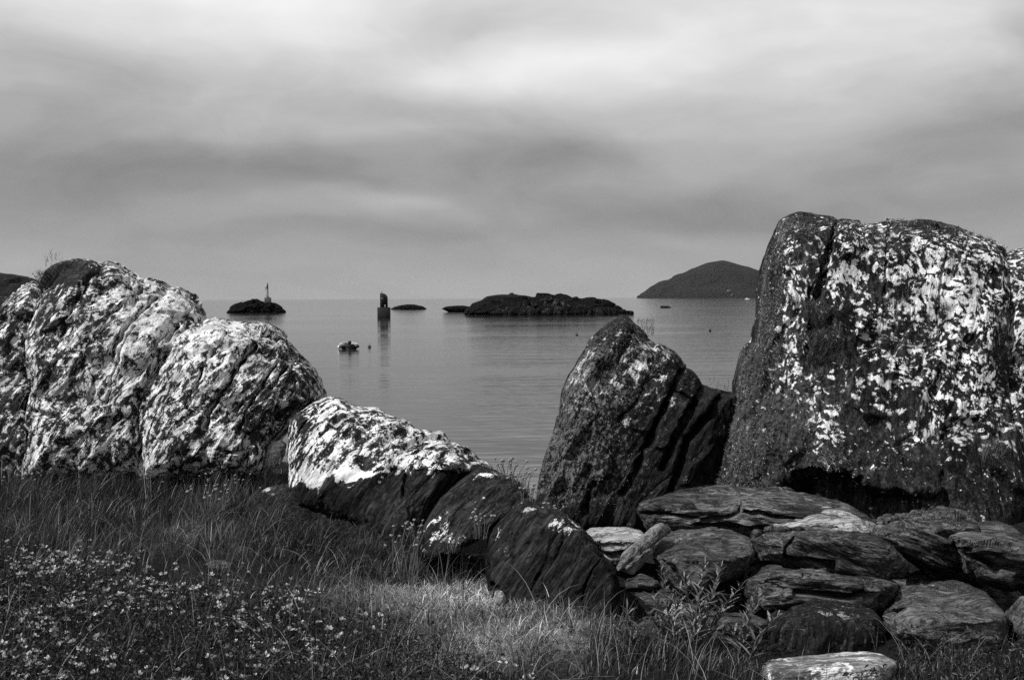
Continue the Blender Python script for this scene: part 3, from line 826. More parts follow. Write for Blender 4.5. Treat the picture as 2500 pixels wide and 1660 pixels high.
rockF = rock('boulder', Z3([(92, 1480), (98, 1320), (105, 1240), (130, 1130), (160, 1000), (190, 880), (230, 720), (258, 570), (305, 470), (360, 385), (400, 325), (430, 280), (460, 212), (500, 175), (545, 140), (610, 95), (655, 66), (690, 70), (750, 122), (800, 165), (830, 200), (900, 235), (950, 270), (1010, 300), (1060, 350), (1087, 385), (1085, 412), (1130, 425), (1180, 470), (1220, 520), (1270, 555), (1340, 570), (1400, 592), (1450, 580), (1480, 700), (1440, 900), (1380, 1100), (1340, 1300), (1240, 1500), (900, 1640), (420, 1640), (200, 1600)]),
     9.0, 0.60, M_MID, 'dark pointed rock in the middle with two white lichen patches', 'rock', N=260, p=8, ay=-0.0010, ang=64, lich=0.012, lump=0.06, strata=0.03, step=0.045, stepf=3.8, seed=9, crust=0.5, c=Z3([(640, 850)])[0],
     blobs=[(Z3([(800, 330)])[0] + (62, 52, 0.55)), (Z3([(720, 480)])[0] + (55, 30, 0.40)), (Z3([(400, 500)])[0] + (44, 42, 0.62)), (Z3([(450, 310)])[0] + (30, 18, 0.3)), (Z3([(360, 690)])[0] + (40, 35, 0.2)), (Z3([(850, 620)])[0] + (60, 20, 0.12)), (Z3([(600, 890)])[0] + (16, 14, 0.35)), (Z3([(700, 760)])[0] + (30, 14, 0.2)), (Z3([(640, 640)])[0] + (20, 14, 0.25))],
     cblobs=[(Z3([(300, 1000)])[0] + (110, 160, 0.30)), (Z3([(420, 420)])[0] + (120, 90, 0.2)), (Z3([(1150, 900)])[0] + (110, 160, -0.22)), (Z3([(600, 1420)])[0] + (200, 40, -0.4)), (Z3([(650, 180)])[0] + (60, 40, -0.1))],
     cracks=[(Z3([(735, 165), (690, 250), (640, 340)]), 7, 0.10), (Z3([(1065, 430), (960, 640), (840, 900), (740, 1120), (660, 1260)]), 6, 0.16), (Z3([(1120, 640), (1000, 560), (1080, 440)]), 4, 0.05), (Z3([(1225, 530), (1100, 720), (1000, 900), (940, 1080)]), 7, 0.18), (Z3([(1345, 590), (1250, 720), (1100, 900), (1000, 1230)]), 8, 0.2), (Z3([(460, 1200), (400, 1380)]), 7, 0.12)])


def g_tilt(U, V):
    # the face turns a corner at the left buttress and undercuts near the base
    left = np.clip((Z4([(520, 0)])[0][0] - U) / 190, 0, 1)
    notch_top = np.interp(U, [1890, 1930, 1990, 2060, 2130, 2230, 2330, 2460], [1175, 1160, 1135, 1150, 1185, 1195, 1195, 1210])
    under = np.clip((V - notch_top - 10 * gn(np.stack([U.ravel() * .03, V.ravel() * .01, 0 * U.ravel()], -1)).reshape(U.shape)) / 22, 0, 1) * np.clip((U - 1895) / 25, 0, 1) * np.clip((2330 - U) / 220, 0, 1)
    shelf = np.clip((V - np.interp(U, [1950, 2500], [960, 1150])) / 160, 0, 1) * np.clip((U - 1960) / 60, 0, 1)
    return 0.40 * left ** 1.5 + 0.36 * under - 0.25 * shelf


rockG = rock('boulder', Z4([(40, 1500), (62, 1380), (80, 1300), (110, 1180), (160, 1060), (198, 930), (212, 840), (235, 740), (268, 684), (297, 660), (308, 580), (320, 420), (330, 300), (348, 230), (383, 150), (410, 80), (440, 58), (490, 42), (560, 50), (620, 58), (662, 60), (678, 78), (700, 72), (780, 80), (860, 75), (910, 68), (950, 80), (1020, 85), (1100, 80), (1180, 88), (1250, 105), (1310, 135), (1370, 158), (1430, 180), (1465, 206), (1500, 280), (1540, 400), (1545, 550), (1545, 700), (1550, 900), (1580, 1100), (1640, 1300), (1640, 1450), (1500, 1640), (800, 1660), (200, 1620)]),
     8.6, 0.60, M_BIG, 'huge upright rock at right, flat topped and blotched with white lichen', 'rock', N=350, nfac=140, facet=0.022, p=12, ay=-0.0009, ang=84, lich=0.055, lump=0.055, strata=0.030, step=0.03, stepf=3.2, seed=10, crust=0.5, tilt_fn=g_tilt,
     blobs=[(Z4([(1080, 300)])[0] + (170, 120, 0.44)), (Z4([(1340, 330)])[0] + (100, 130, 0.34)), (Z4([(790, 230)])[0] + (60, 90, 0.30)), (Z4([(1180, 580)])[0] + (170, 90, 0.34)), (Z4([(930, 620)])[0] + (70, 70, 0.22)), (Z4([(1300, 760)])[0] + (100, 60, 0.30)), (Z4([(1330, 960)])[0] + (100, 60, 0.40)), (Z4([(1040, 850)])[0] + (60, 60, 0.30)), (Z4([(1100, 1080)])[0] + (120, 36, 0.26)),
            (Z4([(1280, 1130)])[0] + (70, 36, 0.30)), (Z4([(430, 240)])[0] + (24, 70, 0.40)), (Z4([(490, 440)])[0] + (32, 40, 0.5)), (Z4([(440, 620)])[0] + (40, 90, 0.28)), (Z4([(480, 800)])[0] + (28, 60, 0.26)), (Z4([(600, 980)])[0] + (44, 44, 0.34)), (Z4([(660, 1080)])[0] + (38, 32, 0.40)), (Z4([(690, 1250)])[0] + (36, 20, 0.4)),
            (Z4([(1200, 100)])[0] + (90, 18, -0.6)), (Z4([(660, 95)])[0] + (10, 10, 0.5)), (Z4([(610, 180)])[0] + (12, 20, 0.45)), (Z4([(850, 870)])[0] + (60, 40, 0.22)), (Z4([(700, 330)])[0] + (40, 40, 0.25))],
     cblobs=[(Z4([(380, 700)])[0] + (110, 330, 0.25)), (Z4([(250, 1100)])[0] + (80, 120, 0.25)), (Z4([(900, 1200)])[0] + (150, 60, -0.25)), (Z4([(560, 1100)])[0] + (80, 80, 0.2))],
     cracks=[(Z4([(684, 60), (672, 110), (650, 190), (640, 260), (600, 380), (570, 480), (560, 600)]), 6, 0.22), (Z4([(935, 85), (920, 180), (905, 300), (895, 440)]), 2.5, 0.06), (Z4([(1190, 260), (1170, 420), (1160, 560), (1180, 660)]), 2.5, 0.05), (Z4([(1275, 180), (1290, 300)]), 2.5, 0.04),
             (Z4([(550, 400), (545, 520), (560, 640), (540, 700)]), 5, 0.08), (Z4([(300, 680), (285, 800), (230, 960)]), 5, 0.10)], c=Z4([(850, 760)])[0])
rockH = rock('boulder', Z4([(1440, 330), (1470, 250), (1515, 228), (1568, 220), (1680, 216), (1850, 250), (2100, 330), (2400, 420), (2650, 640), (2750, 1000), (2760, 1560), (2000, 1640), (1600, 1640), (1450, 1300), (1405, 900), (1415, 700), (1425, 500)]),
     8.62, 0.6, M_BIG, 'white blotched rock cut off by the right edge of the photo', 'rock', N=230, c=Z4([(1900, 900)])[0], p=7, ay=-0.0009, ang=82, lich=0.44, lump=0.08, strata=0.03, step=0.03, seed=11, crust=0.55, blobs=[(Z4([(1500, 820)])[0] + (60, 60, -.1)), (Z4([(1550, 1300)])[0] + (100, 60, -.35))])

# ------------------------------------------------------------------ tumbled stones at right
STONES = 'tumbled stones of the broken wall'
L = dict(group=STONES)
rock('slab', Z5([(495, 262), (512, 230), (640, 190), (770, 150), (880, 125), (1100, 110), (1300, 118), (1500, 130), (1700, 150), (1868, 180), (2018, 222), (2128, 258), (2208, 290), (2233, 312), (2335, 368), (2200, 420), (1900, 470), (1540, 475), (1380, 470), (1250, 445), (1000, 430), (750, 440), (580, 430), (540, 380), (510, 300)]),
     6.75, 0.24, M_SLAB, 'longest flat slab lying across the top of the stone pile', 'stone', Tb=0.25, N=150, p=4.5, edge=Z5([(495, 255), (640, 245), (900, 262), (1180, 250), (1300, 240), (1480, 262), (1700, 290), (2000, 320), (2330, 370)]), edge_k=0.018, ang=-4, lump=0.04, lumpf=2.0, strata=0.03, stf=11, step=0.05, stepf=8, rough=0.012, seed=20, crust=0.5, ay=-0.001, group=STONES, **STN,
     cracks=[(Z5([(520, 290), (700, 300), (960, 330)]), 4, 0.08), (Z5([(1000, 350), (1200, 310), (1300, 240)]), 5, 0.10), (Z5([(950, 390), (1300, 420), (1500, 420)]), 6, 0.12), (Z5([(1330, 270), (1700, 340), (2000, 350)]), 4, 0.08)])
rock('slab', Z5([(90, 450), (130, 436), (260, 430), (400, 422), (480, 425), (545, 458), (560, 520), (440, 600), (380, 680), (330, 700), (240, 660), (150, 540)]), 6.75, 0.2, M_PALE, 'short pale slab behind the foot of the dark ramp rock', 'stone', N=70, p=4, edge=Z5([(90, 500), (300, 498), (540, 490)]), edge_k=0.02, ang=-2, lump=0.03, strata=0.012, step=0.02, stepf=9, seed=21, group=STONES, **STN, cracks=[(Z5([(200, 580), (300, 610), (380, 600)]), 5, 0.1)])
rock('stone', Z5([(690, 370), (742, 408), (752, 440), (690, 470), (630, 510), (605, 600), (565, 640), (505, 720), (470, 762), (420, 760), (330, 742), (325, 705), (365, 625), (450, 540), (550, 450), (620, 410)]), 5.75, 0.10, M_LEAN, 'narrow pale stone leaning on its end against a boulder', 'stone', N=80, p=3.2, ang=52, lump=0.02, lumpf=3, strata=0.014, stf=18, step=0.02, stepf=14, rough=0.006, seed=22, ay=-0.0012, ax=0.0012, group=STONES, **STN)
rock('boulder', Z5([(606, 590), (615, 540), (640, 500), (720, 460), (830, 435), (1000, 423), (1150, 426), (1250, 445), (1330, 475), (1378, 510), (1388, 600), (1345, 745), (1260, 800), (1120, 830), (1030, 900), (960, 970), (860, 990), (780, 920), (690, 800), (640, 690), (605, 640)]), 5.8, 0.28, M_STONE, 'big dull rounded boulder behind the tall leafy plant', 'stone', N=110, p=3.0, edge=Z5([(600, 640), (800, 640), (1000, 640), (1200, 650), (1390, 600)]), edge_k=0.008, ang=-24, lump=0.05, lumpf=2.2, strata=0.012, stf=10, step=0.015, stepf=7, rough=0.008, seed=23, group=STONES, **STN, cracks=[(Z5([(660, 640), (760, 700), (860, 830)]), 5, 0.05)])
rock('stone', Z5([(1535, 405), (1568, 378), (1680, 350), (1760, 300), (1830, 275), (1900, 260), (1990, 254), (2070, 275), (2150, 310), (2240, 355), (2320, 378), (2300, 440), (2260, 480), (2100, 500), (1900, 480), (1700, 470), (1560, 440)]), 6.35, 0.20, M_PALE, 'pale domed stone sitting on the layered slabs', 'stone', N=90, p=2.4, edge=Z5([(1535, 420), (1900, 420), (2320, 440)]), edge_k=0.010, ang=10, lump=0.03, lumpf=3, strata=0.012, step=0.012, stepf=9, rough=0.008, seed=24, group=STONES, **STN)
rock('slab', Z5([(1365, 490), (1500, 450), (1700, 436), (1900, 438), (2100, 450), (2250, 472), (2350, 490), (2450, 540), (2520, 620), (2565, 700), (2520, 780), (2420, 800), (2250, 785), (2100, 765), (1950, 735), (1800, 715), (1600, 695), (1400, 655), (1380, 560)]), 5.95, 0.28, M_SLABT, 'upper of two thick layered slabs left of the dark gap', 'stone', N=130, p=4.2, edge=Z5([(1365, 500), (1700, 470), (2100, 490), (2350, 520), (2560, 690)]), edge_k=0.012, ang=-10, lump=0.04, lumpf=2, strata=0.03, stf=13, step=0.055, stepf=9, rough=0.01, seed=25, group=STONES, **STN,
     cracks=[(Z5([(1620, 620), (1640, 540), (1700, 500)]), 4, 0.05), (Z5([(1640, 640), (1800, 660), (2000, 690)]), 6, 0.12)])
rock('slab', Z5([(1325, 790), (1365, 725), (1400, 668), (1600, 692), (1882, 706), (2000, 732), (2100, 762), (2280, 782), (2400, 802), (2492, 832), (2455, 930), (2410, 1030), (2390, 1075), (2250, 1050), (2000, 1040), (1700, 1085), (1500, 1095), (1345, 1080), (1305, 910)]), 5.65, 0.28, M_SLAB, 'lower of two thick layered slabs left of the dark gap', 'stone', N=120, p=4.0, edge=Z5([(1325, 800), (1600, 760), (1900, 770), (2200, 830), (2490, 850)]), edge_k=0.012, ang=-6, lump=0.04, lumpf=2, strata=0.022, stf=12, step=0.04, stepf=8, rough=0.01, seed=26, group=STONES, **STN,
     cracks=[(Z5([(1700, 900), (1900, 910), (2100, 930), (2250, 890)]), 6, 0.10), (Z5([(1750, 720), (1760, 780)]), 3, 0.03)])
rock('slab', Z6([(690, 455), (740, 392), (880, 355), (1000, 315), (1080, 308), (1200, 306), (1280, 280), (1350, 266), (1405, 268), (1455, 290), (1540, 385), (1560, 470), (1480, 600), (1420, 720), (1350, 790), (1180, 780), (1080, 700), (950, 620), (850, 560), (800, 515)]), 6.4, 0.26, M_SLABT, 'wedge slab with a lit top tapering right above the dark gap', 'stone', N=110, p=4.0, edge=Z6([(690, 450), (1000, 400), (1300, 405), (1540, 400)]), edge_k=0.014, ang=-26, lump=0.04, lumpf=2, strata=0.028, stf=13, step=0.05, stepf=9, rough=0.01, seed=27, group=STONES, **STN)
rock('boulder', Z6([(1310, 470), (1345, 425), (1450, 410), (1560, 385), (1690, 373), (1780, 385), (1830, 420), (1882, 470), (2050, 500), (2130, 700), (2070, 880), (1882, 880), (1800, 905), (1680, 885), (1560, 845), (1450, 755), (1430, 680), (1410, 600), (1400, 555), (1350, 520)]), 6.05, 0.30, M_SLAB, 'layered boulder high on the pile at the right edge', 'stone', N=110, p=3.4, edge=Z6([(1310, 500), (1560, 540), (1800, 600), (2100, 620)]), edge_k=0.012, ang=-16, lump=0.05, lumpf=2.2, strata=0.022, stf=11, step=0.04, stepf=8, seed=28, group=STONES, **STN, crust=0.6,
     cracks=[(Z6([(1430, 590), (1540, 640), (1680, 720)]), 6, 0.10)])
rock('boulder', Z6([(832, 1130), (860, 1080), (940, 1010), (1000, 965), (960, 930), (1050, 880), (1140, 863), (1190, 878), (1280, 840), (1400, 818), (1480, 845), (1560, 880), (1620, 920), (1660, 980), (1720, 1040), (1757, 1090), (1765, 1200), (1765, 1320), (1720, 1480), (1600, 1560), (1300, 1560), (1080, 1500), (960, 1320), (880, 1265), (835, 1200)]), 5.12, 0.26, M_STONE, 'squat dull boulder low at the right, turf at its foot', 'stone', N=120, p=3.2, edge=Z6([(830, 1130), (1100, 1110), (1400, 1120), (1760, 1110)]), edge_k=0.009, ang=-6, lump=0.045, lumpf=2.6, strata=0.014, stf=11, step=0.025, stepf=7, rough=0.008, seed=29, group=STONES, **STN, crust=0.55, cracks=[(Z6([(1090, 1055), (1200, 1030), (1330, 1030)]), 4, 0.04)])
rock('stone', Z5([(1480, 1580), (1470, 1250), (1480, 1180), (1515, 1110), (1600, 1060), (1750, 1030), (1850, 1000), (1960, 978), (2060, 985), (2140, 1000), (2250, 1020), (2330, 1060), (2380, 1130), (2402, 1200), (2405, 1300), (2400, 1420), (2390, 1560), (1900, 1600)]), 5.12, 0.24, M_UPST, 'dark domed stone with upright grain behind the white slab', 'stone', N=110, p=3.0, ang=84, lump=0.03, lumpf=2.2, strata=0.014, stf=12, step=0.02, stepf=7, seed=30, group=STONES, **STN, lich=0.03, blobs=[(Z5([(2060, 1030)])[0] + (40, 12, 0.2)), (Z5([(2190, 1160)])[0] + (8, 10, 0.3))], edge=Z5([(1480, 1090), (2400, 1090)]), edge_k=0.005)
rock('stone', Z5([(440, 1200), (500, 1130), (700, 1092), (1000, 1088), (1250, 1080), (1420, 1088), (1500, 1120), (1510, 1300), (1480, 1500), (1000, 1520), (600, 1480), (440, 1320)]), 5.2, 0.2, M_STONE, 'dark low stone half hidden behind the tall leafy plant', 'stone', N=90, p=3.2, ang=0, lump=0.04, lumpf=2.2, strata=0.016, step=0.02, seed=31, group=STONES, **STN, edge=Z5([(440, 1150), (1500, 1140)]), edge_k=0.01)
rock('stone', Z6([(1765, 1110), (1830, 1020), (1882, 940), (2000, 890), (2150, 1000), (2200, 1300), (2100, 1560), (1950, 1540), (1860, 1300)]), 5.15, 0.2, M_STONE, 'stone at the lower right edge beside the squat boulder', 'stone', N=70, p=3, lump=0.03, strata=0.014, seed=32, ang=40, group=STONES, **STN)
rock('slab', Z5([(360, 855), (430, 835), (560, 820), (640, 815), (680, 850), (640, 900), (480, 890), (370, 875)]), 5.9, 0.15, M_SLAB, 'thin dark stone under the leaning stone', 'stone', N=50, p=4, lump=0.02, strata=0.012, seed=33, group=STONES, **STN, ang=5, edge=Z5([(360, 850), (680, 850)]), edge_k=0.01)
rock('stone', Z5([(700, 1070), (760, 1000), (830, 1000), (910, 1060), (925, 1100), (880, 1120), (760, 1120)]), 5.3, 0.12, M_PALE, 'little pale stone among the leafy stems', 'stone', N=40, p=3, lump=0.015, lumpf=4, strata=0.01, seed=34, group=STONES, **STN, ang=10)
rock('boulder', Z6([(740, 760), (900, 800), (1150, 760), (1500, 760), (1800, 880), (1950, 1000), (2000, 1300), (1800, 1600), (1400, 1600), (900, 1400), (760, 1000)]), 6.45, 0.3, M_SLAB, 'added backing stone that keeps the gap of the pile dark', 'stone', N=60, p=3, lump=0.04, strata=0.02, seed=35, group=STONES, **STN, ang=-10)  # backing stone added behind the pile so its gap shows dark
rock('boulder', Z5([(300, 900), (500, 850), (900, 900), (1300, 950), (1400, 1200), (1200, 1500), (600, 1500), (330, 1300)]), 6.5, 0.25, M_SLAB, 'added backing stone that darkens the hollow under the big dull boulder', 'stone', N=60, p=3, lump=0.04, strata=0.02, seed=36, group=STONES, **STN, ang=-10)  # another added backing stone, fills the void below the boulder with dark
rock('slab', Z5([(1425, 1545), (1450, 1470), (1500, 1437), (1700, 1420), (1882, 1400), (2000, 1385), (2150, 1370), (2300, 1370), (2390, 1382), (2470, 1425), (2480, 1470), (2460, 1540), (2440, 1640), (2100, 1800), (1600, 1800), (1400, 1680)]), 4.60, 0.12, M_WHITE, 'white weathered slab lying in the grass at bottom right', 'stone', N=90, facet=0.003, nfac=20, fslope=0.04, p=4.0, ay=-0.0004, lump=0.012, lumpf=4, strata=0.008, step=0.008, rough=0.005, seed=37, ang=6, lich=0.3, crust=0.7, edge=Z5([(1425, 1500), (2480, 1450)]), edge_k=0.004)

# stones in the turf
rock('stone', [(1206, 1450), (1208, 1442), (1216, 1440), (1226, 1442), (1233, 1452), (1236, 1466), (1232, 1478), (1222, 1482), (1208, 1470)], 5.72, 0.05, M_PALE, 'small pale upright stone at the foot of the dark slate rock', 'stone', N=40, p=2.6, lump=0.01, lumpf=8, strata=0.004, step=0.004, facet=0.004, nfac=12, seed=40, ang=70, crust=0.7)
rock('stone', [(392, 1300), (405, 1288), (430, 1284), (455, 1288), (480, 1302), (505, 1308), (520, 1318), (500, 1335), (450, 1330), (405, 1322)], 7.30, 0.10, M_STONE, 'flat pale stone showing through the tall grass at left', 'stone', N=60, p=3, ay=-0.004, lump=0.02, lumpf=4, strata=0.012, step=0.012, facet=0.004, nfac=12, seed=41, ang=-25)
rock('stone', [(495, 1378), (520, 1368), (550, 1368), (568, 1376), (560, 1392), (520, 1396)], 6.55, 0.06, M_STONE, 'second small flat stone in the grass below the first', 'stone', N=40, p=3, ay=-0.004, lump=0.012, lumpf=4, strata=0.008, step=0.008, facet=0.004, nfac=12, seed=42, ang=-10)
rock('stone', [(1335, 1530), (1350, 1522), (1372, 1524), (1380, 1534), (1365, 1546), (1340, 1545)], 5.25, 0.05, M_STONE, 'small flat stone in the dry grass by the dark slate rock', 'stone', N=36, p=3, lump=0.01, lumpf=6, strata=0.006, facet=0.004, nfac=12, seed=43, ang=0)

# ------------------------------------------------------------------ things out on the water
M_CONC = flat_mat('weathered_concrete', 0.10, 0.85, 0.4, 1.4, 0.3, 0.02)
M_DARKC = flat_mat('tarred_concrete', 0.012, 0.85, 0.5, 1.6, 0.3, 0.02)
M_BLACK = flat_mat('black_paint', 0.012, 0.45, 0.3, 3.0, 0.05)
M_PALEP = flat_mat('pale_paint', 0.45, 0.5, 0.2, 3.0, 0.05)
M_RUBBER = flat_mat('grey_tube_fabric', 0.26, 0.45, 0.12, 3.0, 0.05)
M_RUBD = flat_mat('dark_rubber', 0.03, 0.5, 0.2, 3.0, 0.05)
M_WHITEP = flat_mat('white_plastic', 0.75, 0.4, 0.08, 3.0, 0.02)
M_BUOYG = flat_mat('faded_buoy_plastic', 0.07, 0.45, 0.2, 6.0, 0.05)
M_ROPE = flat_mat('pale_rope', 0.6, 0.8, 0.2, 20, 0.0)


def beacon():
    base_ = unproj(654.0, 742.0, 336.0)
    k = 336.0 / F
    r_ = empty('beacon', base_, 'slender beacon post with cage and triangular mark on the black islet', 'beacon')
    m = MB()
    m.box((0, 0, 0.65), (1.75, 1.75, 2.5), 0.06)
    pl = m.build('plinth', M_CONC, r_)
    m = MB()
    for i in range(5):
        m.box((-0.7 + i * 0.35, -0.91, 0.65), (0.12, 0.10, 2.4), 0.02)
    m.build('rib', M_CONC, pl)
    m = MB()
    m.tube([(0.05, 0, 1.88), (0.05, 0, 2.06), (0.05, 0, 2.3)], [0.62, 0.42, 0.14], 12)
    m.build('post_foot', M_BLACK, r_)
    m = MB()
    m.tube([(0.05, 0, 2.2), (0.05, 0, 5.6), (0.0, 0, 6.5)], [0.15, 0.14, 0.08], 10)
    m.build('post', M_BLACK, r_)
    m = MB()
    m.add([(-0.05, -0.05, 6.25), (-0.62, -0.05, 4.55), (-0.05, -0.05, 4.55), (-0.05, 0.1, 6.25), (-0.62, 0.1, 4.55), (-0.05, 0.1, 4.55)],
          [(0, 3, 4, 1), (1, 4, 5, 2), (2, 5, 3, 0)], [(0, 1, 2), (3, 5, 4)])
    m.build('topmark', M_BLACK, r_)
    m = MB()
    for x_ in (-0.42, -0.20):
        m.tube([(x_, -0.25, 1.9), (x_, -0.25, 6.0)], 0.03, 5)
    for i in range(12):
        m.tube([(-0.42, -0.25, 2.1 + i * 0.33), (-0.20, -0.25, 2.1 + i * 0.33)], 0.022, 4)
    m.build('ladder', M_PALEP, r_)
    m = MB()
    for zz in (4.05, 4.7, 5.4, 6.05):
        m.tube([(-0.2, -0.3, zz), (-0.72, -0.35, zz), (-0.78, 0.1, zz), (-0.2, 0.35, zz)], 0.03, 4)
    for (x_, y_) in ((-0.72, -0.35), (-0.78, 0.1), (-0.5, -0.33)):
        m.tube([(x_, y_, 4.05), (x_, y_, 6.05)], 0.025, 4)
    m.build('cage', M_PALEP, r_)
    m = MB()
    m.tube([(-0.5, -0.5, 1.9), (-0.5, -0.5, 2.7), (-0.1, -0.5, 2.7)], 0.03, 4)
    m.build('handrail', M_BLACK, r_)


beacon()


def perch():
    Y_ = 229.0
    b0 = unproj(937.5, 776.0, Y_)
    b0[2] = 0
    r_ = empty('block_beacon', b0, 'black marker with a curved shoulder on a square block in the water', 'beacon')
    r_.rotation_euler.z = math.radians(-4)
    m = MB()
    m.box((0, 0, 0.75), (2.36, 2.3, 3.1), 0.06)
    m.build('block', M_DARKC, r_)
    # shell: flat on the left, quarter-round shoulder on the right
    prof = [(-0.72, 0.0), (0.74, 0.0), (0.74, 1.85)]
    for i in range(1, 11):
        a = math.pi / 2 * i / 10
        prof.append((-0.42 + 1.16 * math.cos(a), 1.85 + 1.08 * math.sin(a)))
    prof.append((-0.72, 2.95))
    n_ = len(prof)
    for nm, y0, y1, x_in, mt in (('shell', -0.42, 0.55, 0, M_BLACK), ('front_panel', -0.5, -0.40, 1, M_DARKC)):
        pr = prof if not x_in else [(-0.69, 0.05), (0.38, 0.05), (0.38, 1.5)] + [(-0.5 + 0.88 * math.cos(a), 1.5 + 1.30 * math.sin(a)) for a in np.linspace(0.15, math.pi / 2, 8)] + [(-0.69, 2.8)]
        n_ = len(pr)
        m = MB()
        vs = [(x_, y0, z_ + 2.302) for x_, z_ in pr] + [(x_, y1, z_ + 2.302) for x_, z_ in pr]
        cx_ = np.mean([p_[0] for p_ in pr]); cz_ = np.mean([p_[1] for p_ in pr]) + 2.302
        vs += [(cx_, y0, cz_), (cx_, y1, cz_)]
        m.add(vs, [(i, i + n_, (i + 1) % n_ + n_, (i + 1) % n_) for i in range(n_)], [(2 * n_, i, (i + 1) % n_) for i in range(n_)] + [(2 * n_ + 1, (i + 1) % n_ + n_, i + n_) for i in range(n_)])
        m.build(nm, mt, r_)
    m = MB()
    m.tube([(-0.40, 0, 5.2), (-0.40, 0, 5.55), (-0.40, 0, 5.62)], [0.07, 0.07, 0.09], 8)
    m.build('lamp_stub', M_BLACK, r_)
    m = MB()
    m.box((-0.30, -0.53, 4.15), (0.12, 0.05, 0.12), 0.01)
    m.build('reflector', M_WHITEP, r_)
    m = MB()
    m.box((0.36, -0.60, 2.55), (0.14, 0.10, 0.5), 0.02)
    m.build('bracket', M_PALEP, r_)


perch()


def dinghy():
    Y_ = 4.1 * F / (851 - horizon(850))
    b0 = unproj(851, 851, Y_); b0[2] = 0
    r_ = empty('inflatable_dinghy', b0, 'grey inflatable dinghy with a black outboard, stern towards the shore', 'boat')
    r_.rotation_euler.z = math.radians(11)
    r_.scale = (1.0, 1.0, 0.82)
    pts, rad = [], []
    path = [(-0.60, -1.62, .30, .07), (-0.60, -1.5, .30, .17), (-0.60, -1.3, .30, .205), (-0.60, -0.6, .30, .21), (-0.60, 0.2, .31, .21), (-0.58, 0.7, .33, .21), (-0.50, 1.1, .38, .205), (-0.34, 1.38, .44, .20), (-0.14, 1.52, .48, .195)]
    full = path + [(-x_, y_, z_, q) for x_, y_, z_, q in path[::-1]]
    m = MB()
    m.tube([q[:3] for q in full], [q[3] for q in full], 14)
    tubes = m.build('tube', M_RUBBER, r_, True)
    for s_ in (-1, 1):
        m = MB()
        m.tube([(s_ * 0.60, -1.66, .30), (s_ * 0.60, -1.55, .30), (s_ * 0.60, -1.42, .30)], [0.05, 0.16, 0.203], 14)
        m.build('tube_end_cap', M_RUBD, tubes, True)
    m = MB()
    m.tube([(q[0] * 1.0 + (0.205 if q[0] > 0 else -0.205) * (1 if abs(q[0]) > .3 else .4), q[1] + (0.2 if q[1] > 1.2 else 0), q[2] - 0.06) for q in full[1:-1]], 0.035, 6)
    m.build('rubbing_strake', M_RUBD, tubes, True)
    m = MB()
    m.add([(-.62, -1.3, .10), (.62, -1.3, .10), (.6, .7, .10), (-.6, .7, .10), (0, 1.4, .25), (-.5, -1.3, -.12), (.5, -1.3, -.12), (.4, .7, -.05), (-.4, .7, -.05)],
          [(0, 1, 2, 3), (5, 8, 7, 6), (0, 5, 6, 1), (1, 6, 7, 2), (0, 3, 8, 5)], [(3, 2, 4), (7, 8, 4), (2, 7, 4), (8, 3, 4)])
    m.build('hull', M_RUBD, r_)
    m = MB()
    m.box((0, -1.25, .26), (0.86, 0.05, .5), 0.01)
    m.build('transom', M_RUBD, r_)
    m = MB()
    m.box((0, -0.1, .40), (0.90, 0.24, .035), 0.01)
    m.build('thwart', M_PALEP, r_)
    ob = MB()
    ob.box((0.03, -1.48, .70), (0.27, 0.42, .30), 0.06)
    oo = ob.build('outboard', M_BLACK, r_)
    m = MB()
    m.box((0.03, -1.46, .25), (0.13, 0.20, .68), 0.03)
    m.box((0.03, -1.50, -.16), (0.10, 0.34, .14), 0.03)
    m.build('outboard_leg', M_BLACK, oo)
    m = MB()
    m.tube([(0.03, -1.25, .66), (0.05, -0.95, .70), (0.05, -0.8, .70)], 0.022, 6)
    m.build('tiller', M_BLACK, oo)
    m = MB()
    for s_ in (-1, 1):
        line = []
        for i in range(13):
            y_ = -1.1 + 2.0 * i / 12
            line.append((s_ * (0.66 - 0.09 * max(0, y_ - 0.5)), y_, .535 - 0.05 * abs(math.sin(i * math.pi / 3)) + 0.07 * max(0, y_ - 0.3)))
        m.tube(line, 0.014, 5)
    m.build('grab_rope', M_ROPE, r_)
    # fender ball tied beside the stern
    f0 = unproj(828.5, 848, Y_ - 0.6); f0[2] = 0
    buoy('mooring_buoy', f0, 0.15, M_WHITEP, 'white mooring ball touching the dinghy on its left', 0.16)


def buoy(name, p, r, mat, label, zc=0.1):
    b_ = empty(name, (p[0], p[1], 0), label, 'buoy', 'buoys floating in the bay')
    m = MB()
    m.ball((0, 0, zc), r, 0.95, 16, 10)
    m.build('float', mat, b_, True)
    m = MB()
    m.tube([(0, 0, zc + r * 0.9), (0, 0, zc + r * 1.18)], r * 0.22, 8)
    m.build('neck', M_RUBD, b_)
    m = MB()
    ring = [(r * 0.2 * math.cos(a), 0, zc + r * 1.3 + r * 0.18 * math.sin(a)) for a in np.linspace(0, 2 * math.pi, 9)]
    m.tube(ring, r * 0.05, 5)
    m.build('ring', M_BLACK, b_)


dinghy()
for px, py, rpx, mt, lb in ((902, 848, 4.2, M_BUOYG, 'dull round buoy floating just right of the dinghy'), (1408, 818, 3.4, M_BUOYG, 'lone dull buoy on the water below the craggy island'),
                            (1733.5, 808.5, 3.2, M_BLACK, 'black buoy on the open water left of the huge upright rock'), (1836, 821, 3.4, M_WHITEP, 'white buoy on the water beside the huge upright rock'), (1847, 820, 2.8, M_BLACK, 'tiny black buoy between the white buoy and the huge rock')):
    Y_ = 4.1 * F / (py - horizon(px))
    P = unproj(px, py, Y_)
    buoy('mooring_buoy', P, rpx / F * Y_, mt, lb, rpx / F * Y_ * 0.55)


